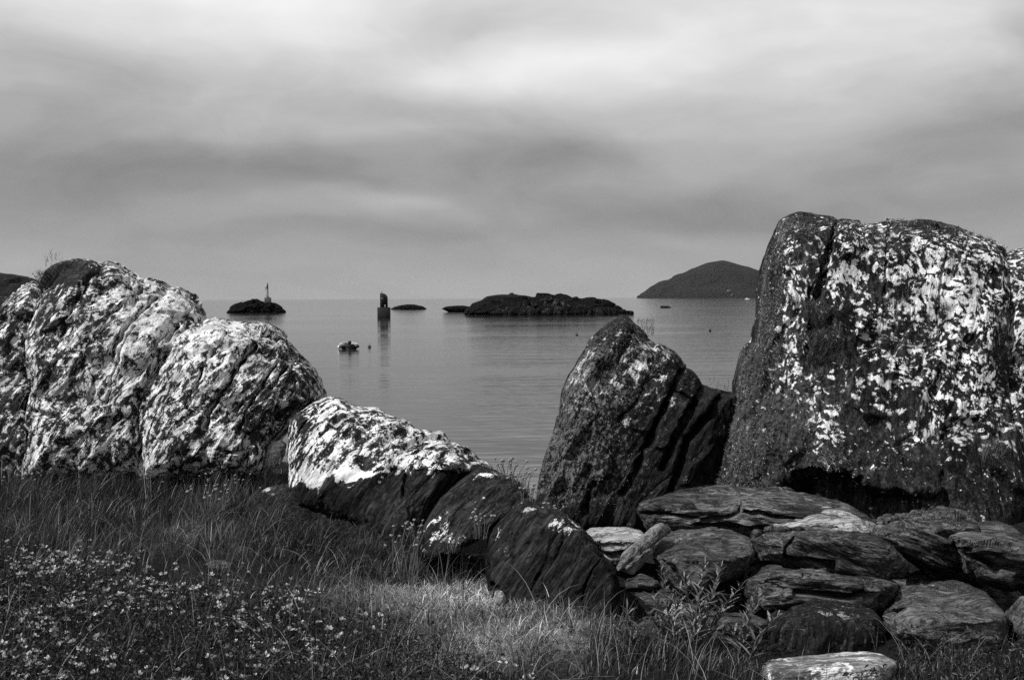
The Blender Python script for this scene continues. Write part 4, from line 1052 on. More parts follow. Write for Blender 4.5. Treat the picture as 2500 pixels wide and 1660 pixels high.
def launch():
    P = unproj(1824, 731.6, 1650.0)
    r_ = empty('motor_boat', (P[0], P[1], 0), 'tiny pale motor boat far off beneath the headland', 'boat')
    m = MB()
    xs = [(-3.2, .9), (-1.5, 1.1), (1.0, 1.0), (2.6, .6), (3.6, 0.05)]
    vs = []
    for x_, b_ in xs:
        vs += [(x_, -b_, 1.0 + .1 * max(0, x_)), (x_, -b_ * .7, -.2), (x_, b_ * .7, -.2), (x_, b_, 1.0 + .1 * max(0, x_))]
    m.add(vs, [(i * 4 + k, i * 4 + 4 + k, i * 4 + 5 + k, i * 4 + 1 + k) for i in range(4) for k in range(3)] + [(i * 4 + 3, i * 4 + 7, i * 4 + 4, i * 4) for i in range(4)] + [(0, 1, 2, 3)])
    m.build('hull', M_WHITEP, r_)
    m = MB()
    m.box((-0.2, 0, 1.5), (1.8, 1.5, 1.1), 0.15)
    m.build('wheelhouse', M_WHITEP, r_)


launch()
M_WALLW = flat_mat('house_whitewash', 0.35, 0.8, 0.1, 1.0, 0)
M_ROOFG = flat_mat('house_slate', 0.06, 0.8, 0.1, 1.0, 0)


def cottage(px, py, w_, label):
    o = bpy.data.objects['headland']
    q, _n = surf(o, px, py)
    r_ = empty('cottage', (q[0], q[1] - 3, q[2] - 1.5), label, 'house', 'white cottages on the headland')
    h = 4.2
    m = MB(); m.box((0, 0, h / 2), (w_, 8, h), 0)
    m.build('wall', M_WALLW, r_)
    m = MB()
    a, b_ = w_ / 2 + .3, 4.5
    m.add([(-a, -b_, h + .02), (a, -b_, h + .02), (a, b_, h + .02), (-a, b_, h + .02), (-a, 0, h + 3.0), (a, 0, h + 3.0)], [(0, 1, 5, 4), (2, 3, 4, 5), (3, 2, 1, 0)], [(0, 4, 3), (1, 2, 5)])
    rf = m.build('roof', M_ROOFG, r_)
    m = MB(); m.box((w_ * .3, 0, h + 3.2), (1.2, 1.2, 2.0), 0)
    m.build('chimney', M_WALLW, rf)
    for i in range(4):
        m = MB(); m.box((-w_ * .36 + i * w_ * .24, -4.02, 2.0), (1.1, .12, 1.6), 0)
        m.build('window', M_BLACK, r_)


cottage(1778, 711, 15, 'long white cottage low on the headland slope')
cottage(1787, 720.5, 6, 'tiny white cottage at the waterline of the headland')


# ------------------------------------------------------------------ grass, herbs and flowers
def blades(name, roots, length, width, lean, leanamp, val, mat, parent=None, segs=3, droop=0.35, up=None, kind='stuff', facing=None):
    """curved tapering blades; all inputs are arrays of n"""
    n = len(roots)
    ax_ = np.asarray(lean)
    dirx, diry = np.cos(ax_), np.sin(ax_)
    fa = rng.uniform(0, 2 * math.pi, n) if facing is None else facing
    wxv, wyv = np.cos(fa), np.sin(fa)
    if up is None:
        up = np.tile(np.array([0, 0, 1.0]), (n, 1))
    vs, vals = [], []
    for k in range(segs + 1):
        t_ = k / segs
        bend = leanamp * (t_ * 0.45 + t_ * t_ * 0.55)
        hz = t_ - droop * leanamp * t_ ** 2.2
        cen = roots + up * (length * hz)[:, None] + np.stack([dirx, diry, 0 * dirx], -1) * (length * bend)[:, None]
        wd = width * (1 - t_) ** 0.7 * 0.5
        if k < segs:
            off = np.stack([wxv, wyv, 0 * wxv], -1) * wd[:, None]
            vs += [cen - off, cen + off]
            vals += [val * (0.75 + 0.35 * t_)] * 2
        else:
            vs += [cen]
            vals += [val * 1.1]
    m_ = 2 * segs + 1
    V_ = np.stack(vs, 1).reshape(-1, 3)
    VV = np.stack(vals, 1).reshape(-1)
    b_ = (np.arange(n) * m_)[:, None]
    qs = np.concatenate([b_ + np.array([2 * k, 2 * k + 1, 2 * k + 3, 2 * k + 2]) for k in range(segs - 1)])
    ts = b_ + np.array([2 * segs - 2, 2 * segs - 1, 2 * segs])
    o = mesh(name, V_, [qs, ts], mat, parent, True, {'val': VV})
    if kind:
        o['kind'] = kind
    return o


def leaflets(name, cen, size, val, mat, flat=0.6, parent=None, aspect=0.45):
    """folded rhombic leaves at random angles"""
    n = len(cen)
    nrm = rng.normal(size=(n, 3)); nrm[:, 2] = np.abs(nrm[:, 2]) + flat * 2
    nrm /= np.linalg.norm(nrm, axis=1, keepdims=True)
    t_ = rng.normal(size=(n, 3))
    t_ -= nrm * np.sum(t_ * nrm, 1, keepdims=True)
    t_ /= np.linalg.norm(t_, axis=1, keepdims=True)
    b_ = np.cross(nrm, t_)
    s_ = size[:, None]
    p0 = cen - t_ * s_ * 0.5
    p1 = cen + b_ * s_ * aspect * 0.5 + nrm * s_ * 0.12
    p2 = cen + t_ * s_ * 0.5 - nrm * s_ * 0.06
    p3 = cen - b_ * s_ * aspect * 0.5 + nrm * s_ * 0.12
    V_ = np.stack([p0, p1, p2, p3], 1).reshape(-1, 3)
    i = (np.arange(n) * 4)[:, None]
    ts = np.concatenate([i + np.array([0, 1, 2]), i + np.array([0, 2, 3])])
    o = mesh(name, V_, ts, mat, parent, False, {'val': np.repeat(val, 4)})
    return o


def scatter(n, x0, x1, y0, y1):
    x = rng.uniform(x0, x1, n)
    y = rng.uniform(y0, y1, n)
    return x, y


def pxof(x, y):
    z = ground_z(x, y)
    P = np.stack([x, y, z], -1)
    a, b_ = proj(P)
    return P, a, b_


def patch_noise(P, f, sd=0):
    return gn(P * f + sd)


def in_rocks(px, py):
    """roots that would sit inside the stone pile or the mossy bank"""
    pile = (px > np.interp(py, [1300, 1500, 1580, 1660], [1370, 1470, 1500, 1500])) & (py < np.interp(px, [1400, 1500, 1880, 2100, 2200, 2500], [1500, 1530, 1585, 1560, 1590, 1590]))
    bank = (px > np.interp(py, [1180, 1250, 1330, 1420], [640, 720, 800, 900])) & (py < np.interp(px, [600, 800, 950, 1100, 1400], [1200, 1255, 1330, 1385, 1415]))
    slab_ = (px > 1850) & (px < 2200) & (py > 1590) & (py < 1690)
    return pile | bank | slab_


# main sward
x, y = scatter(170000, -6.6, 6.8, 3.7, 10.4)
P, px, py = pxof(x, y)
tall = np.clip((1440 - py) / 220 + 0.4 * patch_noise(P, 0.9), 0, 1) * (px < 1150)
dry = dry_at(x, y)
keep = ~in_rocks(px, py)
keep &= rng.uniform(size=len(x)) < (0.55 + 0.45 * tall + 0.45 * dry)
keep &= (y > 4.0) | (rng.uniform(size=len(x)) < 0.5)
P, px, py, tall, dry = P[keep], px[keep], py[keep], tall[keep], dry[keep]
n = len(P)
clump = 0.5 + 0.5 * patch_noise(P, 2.6, 11)
length = (0.07 + 0.05 * rng.uniform(size=n) + tall * (0.05 + 0.11 * rng.uniform(size=n))) * (0.65 + 0.6 * clump)
length *= np.where(dry > 0.5, 0.85, 1.0) * np.interp(px, [1380, 1520, 1800], [1.0, 0.7, 0.24])
width = 0.0028 + 0.0040 * rng.uniform(size=n) ** 2
lean = rng.normal(0.1, 1.5, n) * (1.0 + 1.6 * dry)
lamp = np.clip(rng.normal(0.38, 0.22, n) + 0.35 * dry, 0.02, 1.1)
val = 0.018 + 0.075 * rng.uniform(size=n) ** 2
val *= 0.25 + 1.1 * np.clip(0.45 + 1.2 * patch_noise(P, 1.3, 5), 0, 1)
br = rng.uniform(size=n)
val = np.where(br < 0.08 + 0.45 * dry, rng.uniform(0.12, 0.5, n), val)
val = val * (0.85 + 1.7 * dry)
# pull half of the blades into tussocks
kt = 1500
tc_ = P[rng.choice(n, kt, replace=False)]
pick = rng.uniform(size=n) < 0.55 * (1 - dry)
ii = np.where(pick)[0]
best = np.zeros(len(ii), int)
for a0 in range(0, len(ii), 8000):
    blk = ii[a0:a0 + 8000]
    best[a0:a0 + 8000] = np.argmin((P[blk, 0][:, None] - tc_[None, :, 0]) ** 2 + (P[blk, 1][:, None] - tc_[None, :, 1]) ** 2, 1)
dvec = P[ii] - tc_[best]
P[ii, 0] = tc_[best, 0] + dvec[:, 0] * 0.42
P[ii, 1] = tc_[best, 1] + dvec[:, 1] * 0.42
P[:, 2] = ground_z(P[:, 0], P[:, 1])
lean[ii] = np.arctan2(dvec[:, 1], dvec[:, 0]) * 0.75 + rng.normal(0, 0.5, len(ii))
tsz = rng.uniform(0.6, 1.5, kt)
tval = rng.uniform(0.35, 2.1, kt)
length[ii] *= tsz[best]
val[ii] *= tval[best]
lamp[ii] = np.clip(rng.normal(0.5, 0.25, len(ii)), 0.05, 1.2)
g = blades('grass', P - np.array([0, 0, 0.01]), length, width, lean, lamp, val, M_BLADE)
tag(g, 'rough dark meadow grass covering the ground before the rocks', 'grass', None, 'stuff')

# short tangled dry grass in front of the dark rock
x, y = scatter(52000, -1.6, 1.4, 4.2, 6.9)
P, px, py = pxof(x, y)
keep = ~in_rocks(px, py) & (rng.uniform(size=len(x)) < np.clip(1.5 * dry_at(x, y) + 0.25 + 0.3 * patch_noise(P, 2.0, 17), 0, 1)) & (px > 800) & (px < 1530)
P = P[keep]; n = len(P); dd_ = dry_at(P[:, 0], P[:, 1])
dg = blades('dry_grass', P - np.array([0, 0, 0.01]), rng.uniform(0.025, 0.075, n), rng.uniform(0.0025, 0.005, n), rng.uniform(0, 6.28, n), rng.uniform(0.3, 1.4, n), (0.045 + 0.42 * rng.uniform(size=n) ** 1.7) * (0.45 + 1.6 * np.minimum(dd_, 1)), M_BLADE, droop=0.5)
tag(dg, 'short pale dry grass in a patch before the dark slate rock', 'grass', None, 'stuff')
# long bent dead stems lying over everything
x, y = scatter(2600, -4.6, 2.0, 4.1, 8.6)
P, px, py = pxof(x, y)
keep = ~in_rocks(px, py)
P = P[keep]; n = len(P)
ds = blades('dead_stems', P, rng.uniform(0.12, 0.34, n), rng.uniform(0.0025, 0.0045, n), rng.uniform(0, 6.28, n), rng.uniform(0.5, 1.4, n), 0.06 + 0.34 * rng.uniform(size=n) ** 1.5, M_BLADE, segs=4, droop=0.45)
tag(ds, 'bleached dead stems bent over the grass', 'grass', None, 'stuff')

# tall seeding grass stalks
x, y = scatter(5200, -6.2, 1.2, 4.4, 10.2)
P, px, py = pxof(x, y)
keep = ~in_rocks(px, py) & (rng.uniform(size=len(x)) < np.clip(0.25 + 0.9 * patch_noise(P, 0.8, 3), 0.05, 1)) & (px < 1150)
P = P[keep]; n = len(P)
ln = rng.uniform(0.16, 0.34, n)
s1 = blades('seed_grass', P, ln, np.full(n, 0.003), rng.normal(0.0, 0.6, n), rng.uniform(0.1, 0.6, n), rng.uniform(0.05, 0.22, n), M_BLADE, segs=4)
tag(s1, 'tall seeding grass stalks bending to the right among the grass', 'grass', None, 'stuff')
# seed heads: short thick spikes at part of the stalks
i = rng.choice(n, n // 3, replace=False)
sh = P[i] + np.stack([0.06 * np.ones(len(i)), 0 * ln[i], ln[i] * 0.82], -1)
hd = blades('seed_head', sh, rng.uniform(0.03, 0.06, len(i)), np.full(len(i), 0.007), rng.normal(0.0, 0.5, len(i)), rng.uniform(0.2, 0.9, len(i)), rng.uniform(0.15, 0.45, len(i)), M_BLADE, s1, segs=2)

# leafy herbs at lower left and in the lower right corner
x, y = scatter(120000, -4.6, 4.2, 3.8, 8.0)
P, px, py = pxof(x, y)
herb = np.clip((py - np.interp(px, [0, 300, 600, 900, 1150, 1500], [1330, 1400, 1440, 1500, 1600, 1800])) / 60 + 0.9 * patch_noise(P, 1.4, 21), 0, 1)
herb = np.maximum(herb, np.where((px > 2060) & (py > 1575), 0.8, 0))
herb = np.maximum(herb, 0.8 * np.clip(patch_noise(P, 0.8, 40) * 2.2 - 0.5, 0, 1) * (px < 900))
keep = (rng.uniform(size=len(x)) < herb) & ~in_rocks(px, py)
P = P[keep]; n = len(P)
cl = 0.5 + 0.5 * patch_noise(P, 5.0, 9)
P = P + np.stack([0 * cl, 0 * cl, rng.uniform(0.01, 0.16, n) * (0.35 + 0.9 * cl)], -1)
hb = rng.choice(n, n // 3, replace=False)
up_ = P[hb].copy(); up_[:, 2] = ground_z(up_[:, 0], up_[:, 1])
hs = blades('herb_stems', up_, rng.uniform(0.06, 0.17, len(hb)), rng.uniform(0.003, 0.007, len(hb)), rng.uniform(0, 6.28, len(hb)), rng.uniform(0.1, 0.7, len(hb)), 0.01 + 0.09 * rng.uniform(size=len(hb)) ** 2.5, M_LEAF, segs=2)
tag(hs, 'narrow upright leaves and stems among the low herbs', 'herbs', None, 'stuff')
lv = leaflets('herb_leaves', P, rng.uniform(0.012, 0.030, n), (0.007 + 0.10 * rng.uniform(size=n) ** 3), M_LEAF, flat=0.25, aspect=0.35)
tag(lv, 'dense low leafy herbs carpeting the near ground', 'herbs', None, 'stuff')


kb = rng.choice(n, 1600, replace=False)
bl = leaflets('broad_leaves', P[kb] + np.array([0, 0, 0.02]), rng.uniform(0.025, 0.045, 1600), 0.015 + 0.09 * rng.uniform(size=1600) ** 3, M_LEAF, flat=0.1, aspect=0.5)
tag(bl, 'broader glossy leaves standing among the low herbs', 'herbs', None, 'stuff')


# white flower sprays among the herbs: each spray is a few petals
def flower_heads(name, C, size, vlo, vhi, np_=7):
    n = len(C)
    vs, vals = [], []
    for k in range(np_):
        a = rng.uniform(0, 2 * math.pi, n)
        e = rng.uniform(0.1, 1.2, n)
        d_ = np.stack([np.cos(a) * np.cos(e), np.sin(a) * np.cos(e), np.sin(e)], -1)
        sd_ = np.cross(d_, rng.normal(size=(n, 3)))
        sd_ /= np.linalg.norm(sd_, axis=1, keepdims=True)
        s_ = size[:, None]
        b0 = C + d_ * s_ * 0.08
        tip = C + d_ * s_ * 0.55
        mid_ = C + d_ * s_ * 0.35
        vs += [b0, mid_ + sd_ * s_ * 0.14, tip, mid_ - sd_ * s_ * 0.14]
        vv = rng.uniform(vlo, vhi, n)
        vals += [vv * 0.6, vv, vv, vv]
    V_ = np.stack(vs, 1).reshape(-1, 3); VV = np.stack(vals, 1).reshape(-1)
    m_ = 4 * np_
    b_ = (np.arange(n) * m_)[:, None]
    qs = np.concatenate([b_ + np.array([4 * k, 4 * k + 1, 4 * k + 2, 4 * k + 3]) for k in range(np_)])
    return mesh(name, V_, qs, M_PETAL, None, False, {'val': VV})


x, y = scatter(12000, -4.4, 2.2, 3.8, 7.4)
P, px, py = pxof(x, y)
fd = np.clip((py - np.interp(px, [0, 300, 600, 900, 1150, 1500], [1340, 1390, 1420, 1490, 1600, 1800])) / 50, 0, 1) * np.clip(0.45 + 1.6 * patch_noise(P, 1.7, 33), 0, 1)
keep = (rng.uniform(size=len(x)) < fd * 0.8) & ~in_rocks(px, py)
P = P[keep]; n = len(P)
P[:, 2] += rng.uniform(0.07, 0.17, n)
fl_ = flower_heads('wild_flowers', P, 0.014 + 0.036 * rng.uniform(size=n) ** 1.5, 0.14, 0.78)
tag(fl_, 'scattered small white wild flowers among the herbs at lower left', 'flowers', None, 'stuff')

# ------------------------------------------------------------------ sea pinks (thrift) as clumps
_me_head = None


def thrift(loc, nh, spread, hgt, label, tuft=True, dirv=(0, 0, 1), tone=0.28, headr=0.009):
    global _me_head
    r_ = empty('sea_pink', loc, label, 'flowers', 'clumps of sea pink flowers')
    m = MB()
    heads = []
    for i in range(nh):
        a = random.uniform(0, 2 * math.pi)
        rr = spread * math.sqrt(random.random())
        x0, y0 = rr * math.cos(a), rr * 0.45 * math.sin(a)
        h = hgt * random.uniform(0.6, 1.1)
        lx, ly = random.uniform(-.25, .35) * h, random.uniform(-.2, .2) * h
        m.tube([(x0 * .6, y0 * .6, -0.03), (x0 * .8 + lx * .4, y0 + ly * .4, h * .55), (x0 + lx, y0 + ly, h)], [0.0022, 0.0018, 0.0014], 4, False)
        heads.append((x0 + lx, y0 + ly, h))
    st = m.build('stems', M_STEM, r_)
    st['kind'] = 'stuff'
    for (hx, hy, hz) in heads:
        if _me_head is None:
            mm = MB()
            mm.ball((0, 0, 0), 1.0, 0.75, 8, 5)
            o = mm.build('flower_head', M_THRIFT, r_, True)
            me = o.data
            co = np.zeros(len(me.vertices) * 3); me.vertices.foreach_get('co', co)
            co = co.reshape(-1, 3) * (1 + 0.22 * rng.normal(size=(len(me.vertices), 1)))
            me.vertices.foreach_set('co', co.ravel()); me.update()
            _me_head = me
        else:
            o = bpy.data.objects.new('flower_head', _me_head); COL.objects.link(o); o.parent = r_
        o.location = (hx, hy, hz)
        q = headr * random.uniform(0.75, 1.2)
        o.scale = (q, q, q)
        o.rotation_euler = (random.uniform(-.4, .4), random.uniform(-.4, .4), random.uniform(0, 6))
    if tuft:
        k = int(90 * (spread / 0.1) ** 0.7)
        R_ = np.stack([rng.normal(0, spread * .5, k), rng.normal(0, spread * .3, k), np.full(k, -0.02)], -1)
        b_ = blades('leaf_tuft', R_, rng.uniform(0.03, 0.07, k), np.full(k, 0.003), rng.uniform(0, 6.28, k), rng.uniform(.2, .9, k), rng.uniform(0.02, 0.08, k), M_BLADE, r_, segs=2)
    return r_


M_STEM = flat_mat('flower_stem', 0.12, 0.7, 0.2, 20, 0)
M_THRIFT = flat_mat('sea_pink_petal', 0.24, 0.8, 0.4, 60, 0.4, 0.3)


def onrock(o, px, py, lift=0.0):
    q, n_ = surf(o, px, py)
    return q + n_ * lift


thrift(onrock(rockD, *Z2([(1500, 668)])[0]) + np.array([0.02, 0.05, 0]), 16, 0.09, 0.13, 'upright sea pinks on the ridge of the ramp, nearest its lichened crest')
thrift(onrock(rockD, *Z2([(1570, 712)])[0]) + np.array([0.02, 0.05, 0]), 14, 0.08, 0.11, 'second cluster of upright sea pinks lower on the ramp ridge')
thrift(onrock(rockE, *Z2([(1640, 770)])[0]) + np.array([0, 0.06, -.02]), 8, 0.07, 0.10, 'sea pinks in the notch beside the pointed dark rock')
thrift(onrock(rockE, *Z2([(1770, 828)])[0]) + np.array([0, 0.08, -.03]), 6, 0.08, 0.05, 'short sea pinks flat along the lower ramp edge')
thrift(onrock(rockD, *Z2([(1360, 950)])[0]) + np.array([0, -0.03, 0]), 10, 0.07, 0.14, 'thin sea pinks growing on the face of the dark wedge')
thrift(onrock(rockC, *Z2([(985, 1000)])[0]) + np.array([0, -0.10, 0]), 12, 0.08, 0.17, 'sea pinks beside the dark cleft under the ramp')
g0 = gpx(985, 1445)
thrift((g0[0], g0[1] + 0.25, GZ + 0.02), 14, 0.16, 0.26, 'tall sea pinks in front of the hollow under the wedge')
thrift(onrock(rockD, *Z2([(1180, 1020)])[0]) + np.array([0, -0.04, 0]), 12, 0.09, 0.06, 'sea pinks hugging the lower lip of the dark wedge')
thrift(onrock(rockA, 100, 690) + np.array([0, 0.05, -.02]), 22, 0.14, 0.10, 'sea pinks on the shoulder of the tallest left rock', tone=.1)
for k, (px_, py_, nh, lb) in enumerate(((560, 1195, 26, 'sea pinks in the grass below the cleft by the white ramp'), (470, 1170, 14, 'sea pinks in the grass under the broad lichened dome'), (150, 1150, 16, 'sea pinks in the grass beneath the tallest left rock'), (60, 1140, 12, 'sea pinks in the grass near the left edge'), (540, 1245, 16, 'sea pinks in the grass left of the black moss bank'))):
    g0 = gpx(px_, py_ + 18)
    thrift((g0[0], min(g0[1], 9.0), float(ground_z(np.array([g0[0]]), np.array([min(g0[1], 9.0)]))[0])), nh, 0.26, 0.20, lb, headr=0.011)


# ------------------------------------------------------------------ tufts of grass growing on the rocks
def tuft(o, px, py, n, size, label, val=(0.04, 0.25), hang=0.8, spread=0.05, lift=0.02):
    q, nn = surf(o, px, py)
    q = q + nn * lift
    R_ = np.stack([rng.normal(0, spread, n), np.abs(rng.normal(0, spread * .25, n)), rng.normal(0, spread, n)], -1)
    R_ = np.clip(R_, -1.3 * spread, 1.3 * spread)
    upv = nn[None, :] * 0.55 + np.array([0, 0, 0.75]) + rng.normal(0, 0.35, (n, 3))
    upv /= np.linalg.norm(upv, axis=1, keepdims=True)
    b_ = blades('grass_tuft', R_, size * rng.uniform(0.5, 1.1, n), np.full(n, 0.0035), rng.uniform(0, 6.28, n), rng.uniform(.1, .9, n) * hang, rng.uniform(val[0], val[1], n), M_BLADE, segs=3, up=upv, kind=None, droop=0.9)
    b_.location = tuple(q)
    tag(b_, label, 'grass tuft', 'grass tufts growing on the rocks')
    return b_


tuft(rockG, *Z4([(605, 430)])[0], 420, 0.13, 'pale shaggy grass tuft highest in the cleft of the huge rock', spread=0.06)
tuft(rockG, *Z4([(585, 540)])[0], 420, 0.13, 'shaggy grass tuft second down in the cleft of the huge rock', spread=0.06)
tuft(rockG, *Z4([(610, 690)])[0], 600, 0.15, 'pale shaggy grass tuft lowest in the cleft of the huge rock', spread=0.08)
tuft(rockG, *Z4([(700, 540)])[0], 220, 0.09, 'dark grass tuft right of the shaggy tufts on the huge rock', (0.02, 0.08))
tuft(rockG, *Z4([(1400, 1215)])[0], 300, 0.10, 'pale grass tuft low on the right of the huge rock')
tuft(rockG, *Z4([(1420, 610)])[0], 300, 0.10, 'dark grass tuft halfway up the right cleft of the huge rock', (0.02, 0.09), spread=.07)
tuft(rockG, *Z4([(1415, 730)])[0], 300, 0.10, 'dark grass tuft lower in the right cleft of the huge rock', (0.02, 0.09), spread=.07)
tuft(rockH, *Z4([(1475, 260)])[0], 60, 0.14, 'spiky grass tuft against the sky at the top right cleft', (0.02, 0.08), 0.5, 0.03)
tuft(rockA, 135, 650, 50, 0.10, 'thin grass blades against the sky on the tallest left rock', (0.02, 0.06), 0.5, 0.07)
tuft(rockA, 108, 690, 500, 0.12, 'dark bushy tuft on the shoulder of the tallest left rock', (0.015, 0.05), 0.9, 0.07)
tuft(rockC, *Z2([(235, 560)])[0], 160, 0.11, 'grass tuft in the cleft left of the white ramp', (0.05, 0.3), 0.9, 0.05, 0.05)
tuft(rockB, *Z1([(1650, 1440)])[0], 200, 0.12, 'grass tuft at the foot of the broad lichened dome', (0.03, 0.2), 0.9, 0.07, 0.05)
tuft(rockE, *Z2([(1590, 752)])[0], 120, 0.05, 'small dark cushion tuft in the notch of the ramp ridge', (0.02, 0.08), 0.9, 0.04)
tuft(rockF, *Z3([(800, 160)])[0], 220, 0.05, 'wiry little tuft on the tip of the pointed dark rock', (0.02, 0.08), 0.6, 0.05)
tuft(rockF, *Z3([(1310, 560)])[0], 40, 0.07, 'sparse stalks on the right shoulder of the pointed dark rock', (0.02, 0.06), 0.4, 0.06)


# thin grass creeping up the mossy bank
q_ = ROCKS['mossy_bank']
idx = np.where(q_['V'] > 1190)[0]
pk = rng.choice(idx, 6000, p=np.clip(q_['V'][idx] - 1185, 5, 150) / np.clip(q_['V'][idx] - 1185, 5, 150).sum())
ca_ = gn(q_['P'][pk] * 3.0) > -0.15
pk = pk[ca_]
bg_ = blades('bank_grass', q_['P'][pk] + rng.normal(0, 0.008, (len(pk), 3)), rng.uniform(0.03, 0.12, len(pk)), rng.uniform(0.003, 0.005, len(pk)), rng.normal(0, 1.2, len(pk)), rng.uniform(0.1, 0.9, len(pk)), 0.015 + 0.16 * rng.uniform(size=len(pk)) ** 3, M_BLADE)
tag(bg_, 'thin grass creeping up the black moss bank', 'grass', None, 'stuff')


# shaggy grey lichen on the windward edges
def fringe(o, boxes, size=(0.012, 0.035), val=(0.09, 0.38)):
    q = ROCKS[o.name]
    pts, nr = [], []
    for (x0, x1, y0, y1, n, slant) in boxes:
        ok = (q['V'] > y0) & (q['V'] < y1)
        sh_ = q['U'] - slant * (q['V'] - y0)
        ok &= (sh_ > x0) & (sh_ < x1)
        idx = np.where(ok)[0]
        if len(idx) == 0:
            continue
        pn = gn(q['P'][idx] * np.array([9, 9, 2.5])) + 0.5 * gn(q['P'][idx] * 22)
        wgt = np.clip(pn + 0.35, 0.03, 1)
        pick = rng.choice(idx, n, p=wgt / wgt.sum())
        pts.append(q['P'][pick] + rng.normal(0, 0.006, (n, 3))); nr.append(q['N'][pick])
    R_ = np.concatenate(pts); nn = np.concatenate(nr); n = len(R_)
    upv = nn * 1.0 + rng.normal(0, 0.55, (n, 3)); upv /= np.linalg.norm(upv, axis=1, keepdims=True)
    b_ = blades('shaggy_lichen', R_ - q['org'] - nn * 0.004, rng.uniform(size[0], size[1], n), rng.uniform(0.004, 0.009, n), rng.uniform(0, 6.28, n), rng.uniform(0, .8, n), rng.uniform(val[0], val[1], n), M_LICH, o, segs=2, up=upv)


zz4 = lambda x_, y_: Z4([(x_, y_)])[0]
fringe(rockG, [(1700 + 300 / 1.96, 1700 + 470 / 1.96, 540, 850, 9000, -0.12), (1700 + 200 / 1.96, 1700 + 420 / 1.96, 850, 1050, 6000, -0.35), (1700 + 100 / 1.96, 1700 + 420 / 1.96, 1030, 1200, 6000, -0.3), (1960, 2060, 1050, 1140, 1500, 0), (1900, 2460, 535, 620, 2500, 0)])
fringe(rockF, [(1320, 1420, 920, 1240, 6000, -0.18), (1400, 1520, 850, 960, 1500, -0.4), (1430, 1620, 790, 950, 2500, 0), (1330, 1560, 1020, 1260, 2500, -.1)], (0.008, 0.022), (0.07, 0.36))


# ------------------------------------------------------------------ tall leafy plant before the stones
def leafy_plant(stems, label, Yp, seed):
    random.seed(seed)
    rx, ry = stems[0][0], 1668
    b0 = unproj(np.mean([s_[0] for s_ in stems]), 1655, Yp)
    b0[2] = float(ground_z(np.array([b0[0]]), np.array([b0[1]]))[0])
    r_ = empty('leafy_plant', b0, label, 'plant', 'tall leafy plants before the stones')
    for (bx, tx, ty, tone) in stems:
        y_ = Yp + random.uniform(-.12, .12)
        A = unproj(bx, 1640, y_) - b0; A[2] = -0.02
        B = unproj(tx, ty, y_ + random.uniform(-.1, .1)) - b0
        mid_ = A * .5 + B * .5 + np.array([(B[0] - A[0]) * -0.15, 0, 0.02])
        pts = [A, A * .6 + mid_ * .4, mid_, mid_ * .45 + B * .55, B]
        m = MB()
        m.tube(pts, [0.0045, 0.004, 0.0032, 0.0024, 0.001], 5)
        st = m.build('stem', M_STALK, r_)
        Lh = np.linalg.norm(B - A)
        k = int(Lh / 0.011)
        for i in range(k):
            t_ = 0.18 + 0.82 * i / k
            pos = (1 - t_) ** 2 * A + 2 * t_ * (1 - t_) * mid_ + t_ * t_ * B
            o = bpy.data.objects.new('leaf', LEAF_ME[random.randrange(3)])
            COL.objects.link(o); o.parent = st
            o.location = tuple(pos)
            s_ = (0.05 + 0.04 * (1 - t_)) * random.uniform(0.7, 1.25)
            o.scale = (s_, s_, s_)
            o.rotation_euler = (0, -random.uniform(0.5, 1.15), i * 2.4 + random.uniform(-.4, .4))


M_STALK = flat_mat('plant_stalk', 0.07, 0.6, 0.2, 20, 0)


def _leaf_mesh(k):
    m = MB()
    ns = 5
    vs = []
    for i in range(ns + 1):
        t_ = i / ns
        wd = 0.085 * math.sin(math.pi * min(1, t_ * 0.93 + 0.07)) ** 0.8
        z_ = -0.18 * t_ * t_ + 0.02 * k * t_
        vs += [(t_, -wd, z_ + wd * .4), (t_, 0, z_), (t_, wd, z_ + wd * .4)]
    q = []
    for i in range(ns):
        q += [(3 * i, 3 * i + 3, 3 * i + 4, 3 * i + 1), (3 * i + 1, 3 * i + 4, 3 * i + 5, 3 * i + 2)]
    m.add(vs, q)
    o = m.build('leaf', LEAFMATS[k], None, True)
    me = o.data
    bpy.data.objects.remove(o)
    return me


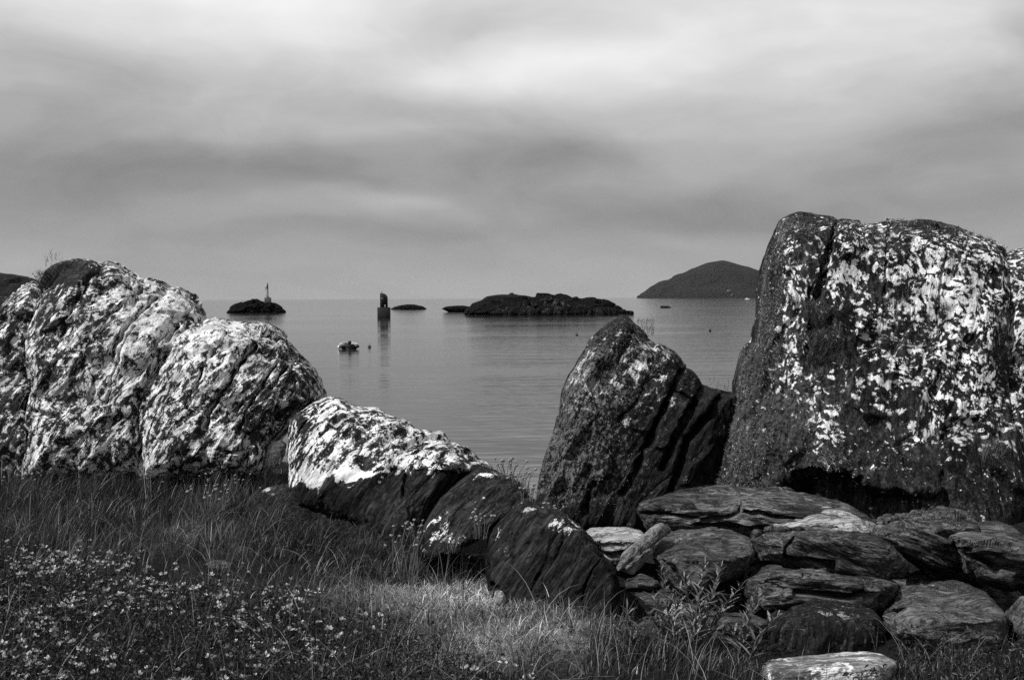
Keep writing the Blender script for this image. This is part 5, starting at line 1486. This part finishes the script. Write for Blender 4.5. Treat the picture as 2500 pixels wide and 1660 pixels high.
LEAFMATS = [flat_mat('plant_leaf_%d' % k, v_, 0.5, 0.3, 4, 0, spec=0.4) for k, v_ in enumerate((0.05, 0.09, 0.17))]
LEAF_ME = [_leaf_mesh(k) for k in range(3)]
leafy_plant([(1690, 1722, 1372, 1), (1700, 1765, 1375, 1), (1680, 1640, 1455, 1), (1720, 1700, 1430, 1), (1710, 1815, 1425, 1), (1695, 1668, 1400, 1), (1705, 1745, 1440, 1), (1715, 1780, 1480, 1), (1690, 1690, 1500, 1), (1685, 1655, 1530, 1)], 'tallest bushy leafy plant in front of the dull boulder', 4.85, 3)
leafy_plant([(1540, 1490, 1500, 1), (1550, 1530, 1480, 1), (1530, 1560, 1520, 1)], 'low leafy stems beside the foot of the dark slate rock', 4.85, 13)
leafy_plant([(1640, 1612, 1380, 1), (1645, 1660, 1440, 1), (1635, 1575, 1490, 1), (1630, 1590, 1450, 1), (1650, 1640, 1500, 1), (1620, 1600, 1540, 1)], 'narrow leafy stems at the left of the bushy plant', 4.9, 5)
leafy_plant([(1800, 1850, 1470, 1), (1820, 1905, 1495, 1), (1790, 1838, 1480, 1), (1810, 1790, 1540, 1)], 'leafy stems at the right of the bushy plant by the white slab', 4.8, 9)
random.seed(5)
# loose grass round the plant's feet and at the foot of the pile
n = 5200
pxr = rng.uniform(1440, 2500, n)
pyr = np.interp(pxr, [1440, 1880, 2060, 2500], [1600, 1640, 1620, 1612]) + rng.normal(10, 26, n)
pyr = np.clip(pyr, 1560, 1760)
pyr = np.where((pxr > 1870) & (pxr < 2190), pyr + 75, pyr)
Yg_ = 1.6 * F / (pyr - horizon(pxr))
P = unproj(pxr, pyr, Yg_)
P[:, 2] = ground_z(P[:, 0], P[:, 1])
tl = np.clip(1 - (pxr - 1440) / 600, 0.15, 1)
gp = blades('grass', P, rng.uniform(0.02, 0.05, n) + 0.22 * np.clip(1.3 - (pxr - 1440) / 330, 0, 1) * rng.uniform(size=n) ** 2, np.full(n, 0.004), rng.uniform(-1.8, 1.8, n), rng.uniform(.1, .8, n), np.where(rng.uniform(size=n) < .12, rng.uniform(.12, .4, n), rng.uniform(.015, .06, n)), M_BLADE, segs=3)
tag(gp, 'longer grass fringing the foot of the stone pile', 'grass', None, 'stuff')

# ------------------------------------------------------------------ sea haze
hm = bpy.data.materials.new('sea_haze')
hm.use_nodes = True
t = NT(hm.node_tree)
pv = t.n('ShaderNodeVolumePrincipled')
pv.inputs['Color'].default_value = (1, 1, 1, 1)
pv.inputs['Density'].default_value = 0.8e-5
pv.inputs['Anisotropy'].default_value = 0.2
oo = t.n('ShaderNodeOutputMaterial')
t.link(pv.outputs[0], oo.inputs['Volume'])
m = MB()
m.box((0, 7000, 120), (32000, 18000, 252), 0)
hz = m.build('haze', hm)
tag(hz, kind='stuff')
hz['label'] = 'thin pale sea haze over the whole bay'
hz['category'] = 'haze'
